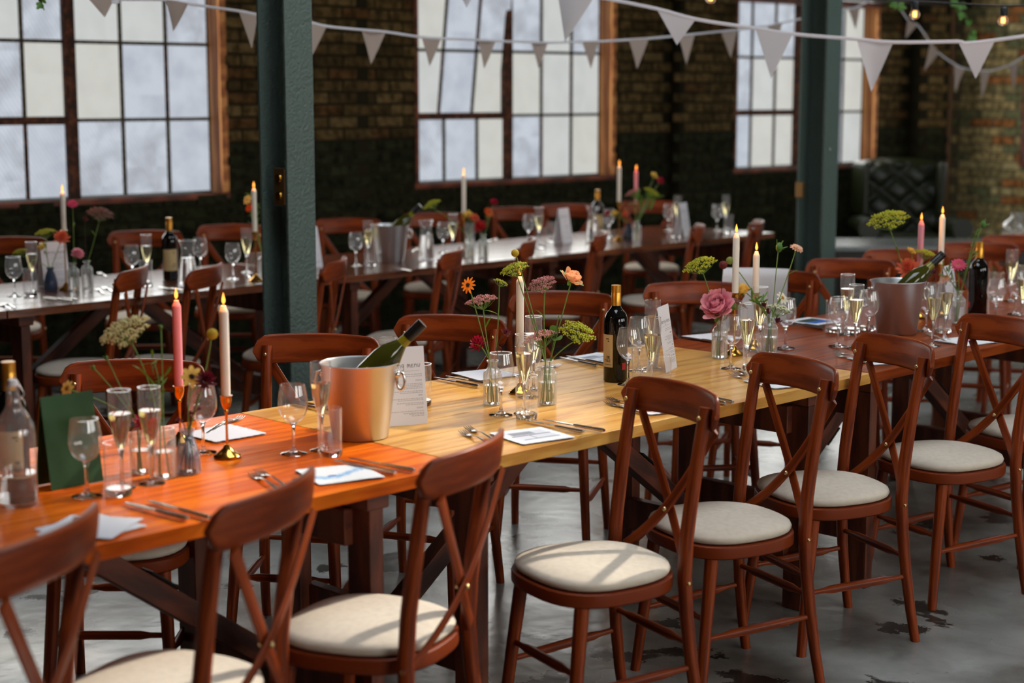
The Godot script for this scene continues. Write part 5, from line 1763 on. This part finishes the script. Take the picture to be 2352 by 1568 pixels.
const FLOWER := [
	[1, "umbel_cream", Vector3(2.060,1.104,-3.253), 0.120],
	[0, "cosmos_yellow", Vector3(2.002,0.950,-3.414), 0.043],
	[0, "bud", Vector3(2.051,1.027,-3.317), 0.012],
	[0, "bud", Vector3(2.038,1.001,-3.355), 0.012],
	[1, "bud", Vector3(2.135,1.101,-3.216), 0.012],
	[2, "globe_yellow", Vector3(2.244,1.079,-3.168), 0.027],
	[2, "cosmos_dark", Vector3(2.173,0.988,-3.153), 0.053],
	[0, "pincushion_red", Vector3(2.104,0.878,-3.253), 0.047],
	[2, "dahlia_dark", Vector3(2.191,0.981,-3.125), 0.046],
	[2, "astrantia", Vector3(2.183,0.895,-3.178), 0.020],
	[2, "astrantia", Vector3(2.146,0.886,-3.169), 0.018],
	[2, "astrantia", Vector3(2.197,0.905,-3.166), 0.018],
	[1, "greens", Vector3(2.108,1.024,-3.215), 0.071],
	[3, "daisy_orange", Vector3(3.240,1.099,-3.329), 0.050],
	[3, "umbel_pink", Vector3(3.288,1.057,-3.325), 0.090],
	[3, "pincushion_red", Vector3(3.277,0.929,-3.327), 0.050],
	[4, "dill", Vector3(3.321,1.153,-3.226), 0.081],
	[3, "dill", Vector3(3.322,1.108,-3.277), 0.045],
	[4, "globe_yellow", Vector3(3.337,1.190,-3.237), 0.023],
	[3, "astrantia", Vector3(3.321,0.959,-3.261), 0.037],
	[4, "umbel_pink", Vector3(3.392,1.106,-3.183), 0.082],
	[4, "umbel_pale", Vector3(3.412,0.951,-3.210), 0.108],
	[4, "lisianthus_peach", Vector3(3.464,1.125,-3.127), 0.072],
	[4, "dill", Vector3(3.458,0.971,-3.100), 0.109],
	[4, "leaf", Vector3(3.442,1.011,-3.162), 0.042],
	[5, "dill", Vector3(4.406,1.073,-3.404), 0.115],
	[5, "cone_red", Vector3(4.431,1.069,-3.324), 0.029],
	[6, "globe_green", Vector3(4.518,1.075,-3.361), 0.027],
	[5, "peony_pink", Vector3(4.422,0.937,-3.343), 0.115],
	[6, "ranunculus_yellow", Vector3(4.596,0.970,-3.364), 0.060],
	[5, "umbel_brown", Vector3(4.508,0.939,-3.322), 0.083],
	[6, "umbel_white", Vector3(4.668,0.910,-3.259), 0.093],
	[6, "cosmos_white", Vector3(4.690,0.940,-3.262), 0.051],
	[6, "zinnia_peach", Vector3(4.718,1.112,-3.227), 0.051],
	[6, "bud", Vector3(4.645,1.119,-3.249), 0.033],
	[6, "astrantia", Vector3(4.593,0.921,-3.269), 0.036],
	[6, "astrantia", Vector3(4.640,0.892,-3.285), 0.036],
	[6, "astrantia", Vector3(4.656,0.862,-3.258), 0.039],
	[6, "greens", Vector3(4.595,0.936,-3.298), 0.075],
	[15, "dill_big", Vector3(5.640,1.161,-3.432), 0.157],
	[15, "dahlia_peach", Vector3(5.712,0.959,-3.378), 0.089],
	[15, "dahlia_peach", Vector3(5.745,0.933,-3.352), 0.062],
	[7, "zinnia_pink", Vector3(5.748,0.983,-3.183), 0.067],
	[7, "bud", Vector3(5.812,1.139,-3.119), 0.030],
	[7, "greens", Vector3(5.810,1.113,-3.141), 0.057],
	[15, "dill", Vector3(5.792,1.019,-3.348), 0.086],
	[15, "ranunculus_yellow", Vector3(5.733,1.027,-3.378), 0.041],
	[7, "lisianthus_peach", Vector3(5.716,0.928,-3.217), 0.047],
	[7, "greens", Vector3(5.706,0.979,-3.226), 0.061],
	[15, "astrantia", Vector3(5.786,0.941,-3.308), 0.034],
	[9, "zinnia_pink", Vector3(3.928,1.148,-6.591), 0.051],
	[10, "umbel_brown", Vector3(4.063,1.105,-6.574), 0.123],
	[10, "astrantia", Vector3(4.026,1.067,-6.648), 0.036],
	[8, "dahlia_peach", Vector3(3.895,0.996,-6.636), 0.067],
	[8, "ranunculus_yellow", Vector3(3.847,0.953,-6.731), 0.044],
	[9, "peony_pink", Vector3(3.945,0.924,-6.592), 0.055],
	[8, "dill", Vector3(3.868,1.021,-6.735), 0.095],
	[8, "dill", Vector3(3.786,0.932,-6.823), 0.068],
	[16, "cosmos_yellow", Vector3(4.805,1.133,-6.464), 0.055],
	[16, "greens", Vector3(4.823,1.140,-6.446), 0.084],
	[16, "zinnia_orange", Vector3(4.795,1.093,-6.439), 0.042],
	[12, "dahlia_red", Vector3(6.317,0.918,-6.390), 0.088],
	[11, "dill", Vector3(6.112,1.051,-6.563), 0.100],
	[12, "zinnia_orange", Vector3(6.343,1.000,-6.352), 0.057],
	[12, "pincushion_red", Vector3(6.349,1.056,-6.318), 0.043],
	[11, "ranunculus_yellow", Vector3(6.258,0.989,-6.425), 0.052],
	[11, "dahlia_peach", Vector3(6.260,0.972,-6.379), 0.047],
	[14, "greens", Vector3(7.684,1.016,-6.365), 0.184],
	[14, "umbel_pink", Vector3(7.679,1.052,-6.454), 0.095],
	[14, "ranunculus_yellow", Vector3(7.726,1.152,-6.321), 0.047],
	[14, "pincushion_red", Vector3(7.779,1.119,-6.319), 0.047],
	[13, "ranunculus_yellow", Vector3(7.653,0.915,-6.573), 0.048],
	[13, "dahlia_peach", Vector3(7.704,0.909,-6.529), 0.048],
	[14, "dill", Vector3(7.735,1.054,-6.340), 0.105],
	[14, "zinnia_orange", Vector3(7.737,0.995,-6.351), 0.037],
	[13, "pincushion_red", Vector3(7.586,0.918,-6.575), 0.037]
]
const MENU := [
	[Vector3(1.933,0.750,-3.268), 0.141, 0.234, 1],
	[Vector3(2.918,0.750,-3.247), 0.140, -23.465, 0],
	[Vector3(4.129,0.750,-3.297), 0.124, 22.261, 0],
	[Vector3(3.965,0.750,-6.809), 0.147, -0.237, 0],
	[Vector3(7.313,0.750,-6.649), 0.201, 15.198, 0],
	[Vector3(5.909,0.750,-3.280), 0.153, 12.052, 0],
	[Vector3(5.344,0.750,-6.616), 0.101, 12.752, 0],
	[Vector3(8.192,0.750,-6.430), 0.179, 18.543, 0]
]
const FORK := [
	[Vector3(2.279,0.750,-3.074), -18.7],
	[Vector3(2.308,0.750,-3.090), -17.0],
	[Vector3(2.959,0.750,-3.068), -20.2],
	[Vector3(3.009,0.750,-3.099), -21.3],
	[Vector3(3.545,0.750,-3.070), -18.7],
	[Vector3(3.600,0.750,-3.112), -18.3],
	[Vector3(4.184,0.750,-3.098), -26.1],
	[Vector3(4.230,0.750,-3.123), -22.8],
	[Vector3(4.769,0.750,-3.094), -26.5],
	[Vector3(4.821,0.750,-3.124), -26.0],
	[Vector3(5.427,0.750,-3.117), -41.9],
	[Vector3(4.035,0.750,-6.588), -23.2],
	[Vector3(4.094,0.750,-6.625), -19.6],
	[Vector3(3.448,0.750,-6.399), -16.0],
	[Vector3(3.481,0.750,-6.429), -14.9],
	[Vector3(2.635,0.750,-3.645), -55.2],
	[Vector3(2.675,0.750,-3.648), -60.6],
	[Vector3(3.940,0.750,-3.618), -80.1],
	[Vector3(4.415,0.750,-7.180), -20.9],
	[Vector3(6.414,0.750,-7.006), -52.5],
	[Vector3(7.182,0.750,-7.128), -61.5],
	[Vector3(3.920,0.750,-3.638), -78.2]
]
const KNIFE := [
	[Vector3(1.908,0.750,-3.038), 4.2],
	[Vector3(1.954,0.750,-3.014), 2.0],
	[Vector3(2.499,0.750,-3.041), 2.2],
	[Vector3(2.537,0.750,-3.029), 5.4],
	[Vector3(3.180,0.750,-3.042), -2.4],
	[Vector3(3.215,0.750,-3.014), 2.0],
	[Vector3(3.808,0.750,-3.011), -14.2],
	[Vector3(3.829,0.750,-3.010), -10.9],
	[Vector3(4.470,0.750,-3.098), -21.2],
	[Vector3(4.508,0.750,-3.098), -22.0],
	[Vector3(5.080,0.750,-3.058), -29.2],
	[Vector3(5.109,0.750,-3.058), -29.4],
	[Vector3(5.524,0.750,-2.984), -18.1],
	[Vector3(3.685,0.750,-6.459), 4.3],
	[Vector3(3.709,0.750,-6.478), 8.1],
	[Vector3(4.269,0.750,-6.446), -2.2],
	[Vector3(3.472,0.750,-3.726), -3.6],
	[Vector3(3.514,0.750,-3.717), -1.6],
	[Vector3(2.899,0.750,-3.715), -2.5],
	[Vector3(2.919,0.750,-3.733), -0.1],
	[Vector3(4.046,0.750,-3.715), -12.6],
	[Vector3(4.082,0.750,-3.718), -10.1],
	[Vector3(4.709,0.750,-3.727), -5.7],
	[Vector3(5.316,0.750,-3.688), -10.5],
	[Vector3(5.279,0.750,-3.673), -9.2],
	[Vector3(5.603,0.750,-6.319), -15.0],
	[Vector3(4.529,0.750,-6.203), 89.4],
	[Vector3(6.414,0.750,-6.133), 81.1]
]
const NAPKIN := [
	[Vector3(1.754,0.750,-2.921), 5.2, 0],
	[Vector3(2.420,0.750,-2.922), -18.1, 1],
	[Vector3(3.054,0.750,-2.901), -12.8, 2],
	[Vector3(3.584,0.750,-2.912), -16.0, 3],
	[Vector3(4.166,0.750,-2.899), -17.5, 4],
	[Vector3(4.767,0.750,-2.914), -22.9, 5],
	[Vector3(5.350,0.750,-2.921), -12.2, 6],
	[Vector3(3.641,0.750,-3.661), -10.6, 0],
	[Vector3(4.142,0.750,-3.619), 1.1, 2],
	[Vector3(4.790,0.750,-3.637), -12.7, 0],
	[Vector3(5.408,0.750,-3.615), -2.9, 7],
	[Vector3(2.507,0.750,-3.503), -0.1, 0]
]
const BACK_CHAIRS := [
	[3.765, -6.290, -140],
	[4.046, -6.136, -146],
	[4.620, -5.961, -142],
	[5.321, -5.921, -146],
	[5.967, -6.043, -142],
	[6.533, -6.043, -142],
	[7.325, -5.995, -142],
	[7.815, -5.932, -142],
	[4.148, -7.671, -40],
	[4.879, -7.516, -40],
	[5.461, -7.528, -42],
	[6.225, -7.414, -42],
	[6.910, -7.400, -42],
	[7.655, -7.393, -45],
	[8.098, -7.347, -45],
	[8.781, -7.204, -45]
]
const FRONT_FLAGS := [
	[Vector3(5.144, 2.180, -5.416), Vector3(5.256, 2.156, -5.296), Vector3(5.190, 2.016, -5.334)],
	[Vector3(5.479, 2.092, -5.054), Vector3(5.592, 2.066, -4.932), Vector3(5.479, 1.868, -5.005)],
	[Vector3(5.778, 2.012, -4.729), Vector3(5.894, 1.966, -4.599), Vector3(5.824, 1.853, -4.647)],
	[Vector3(6.075, 1.926, -4.405), Vector3(6.188, 1.901, -4.283), Vector3(6.101, 1.706, -4.331)],
	[Vector3(6.384, 1.878, -4.077), Vector3(6.496, 1.865, -3.959), Vector3(6.407, 1.648, -4.005)],
	[Vector3(6.697, 1.868, -3.754), Vector3(6.813, 1.874, -3.636), Vector3(6.737, 1.706, -3.678)]
]
const BACK_FLAGS := [
	[Vector3(3.672, 2.036, -6.000), Vector3(3.808, 2.024, -6.000), Vector3(3.759, 1.948, -6.000)],
	[Vector3(4.058, 2.031, -6.000), Vector3(4.172, 2.019, -6.000), Vector3(4.102, 1.901, -6.000)],
	[Vector3(4.437, 1.999, -6.000), Vector3(4.541, 1.987, -6.000), Vector3(4.508, 1.836, -6.000)],
	[Vector3(4.819, 1.964, -6.000), Vector3(4.934, 1.947, -6.000), Vector3(4.848, 1.807, -6.000)],
	[Vector3(5.145, 1.937, -6.000), Vector3(5.297, 1.931, -6.000), Vector3(5.210, 1.776, -6.000)],
	[Vector3(5.529, 1.912, -6.000), Vector3(5.660, 1.909, -6.000), Vector3(5.591, 1.771, -6.000)],
	[Vector3(5.913, 1.907, -6.000), Vector3(6.041, 1.905, -6.000), Vector3(5.975, 1.764, -6.000)],
	[Vector3(6.305, 1.905, -6.000), Vector3(6.432, 1.905, -6.000), Vector3(6.372, 1.769, -6.000)],
	[Vector3(6.703, 1.916, -6.000), Vector3(6.838, 1.921, -6.000), Vector3(6.779, 1.773, -6.000)],
	[Vector3(7.091, 1.936, -6.000), Vector3(7.265, 1.947, -6.000), Vector3(7.180, 1.777, -6.000)],
	[Vector3(7.530, 1.969, -6.000), Vector3(7.683, 1.982, -6.000), Vector3(7.615, 1.807, -6.000)],
	[Vector3(7.932, 2.004, -6.000), Vector3(8.095, 2.018, -6.000), Vector3(8.031, 1.848, -6.000)],
	[Vector3(8.395, 2.048, -6.000), Vector3(8.554, 2.073, -6.000), Vector3(8.491, 1.919, -6.000)],
	[Vector3(9.282, 2.184, -6.000), Vector3(9.425, 2.212, -6.000), Vector3(9.387, 2.054, -6.000)]
]
const CORNER_FLAGS := [
	[Vector3(10.770, 2.176, -6.450), Vector3(10.817, 2.138, -6.394), Vector3(10.741, 2.035, -6.449)],
	[Vector3(10.867, 2.009, -6.314), Vector3(10.904, 1.934, -6.261), Vector3(10.816, 1.805, -6.322)],
	[Vector3(10.971, 1.858, -6.175), Vector3(11.020, 1.824, -6.117), Vector3(10.954, 1.641, -6.146)],
	[Vector3(11.101, 1.811, -6.031), Vector3(11.152, 1.808, -5.979), Vector3(11.085, 1.594, -6.002)],
	[Vector3(11.249, 1.846, -5.887), Vector3(11.305, 1.887, -5.839), Vector3(11.258, 1.657, -5.837)]
]
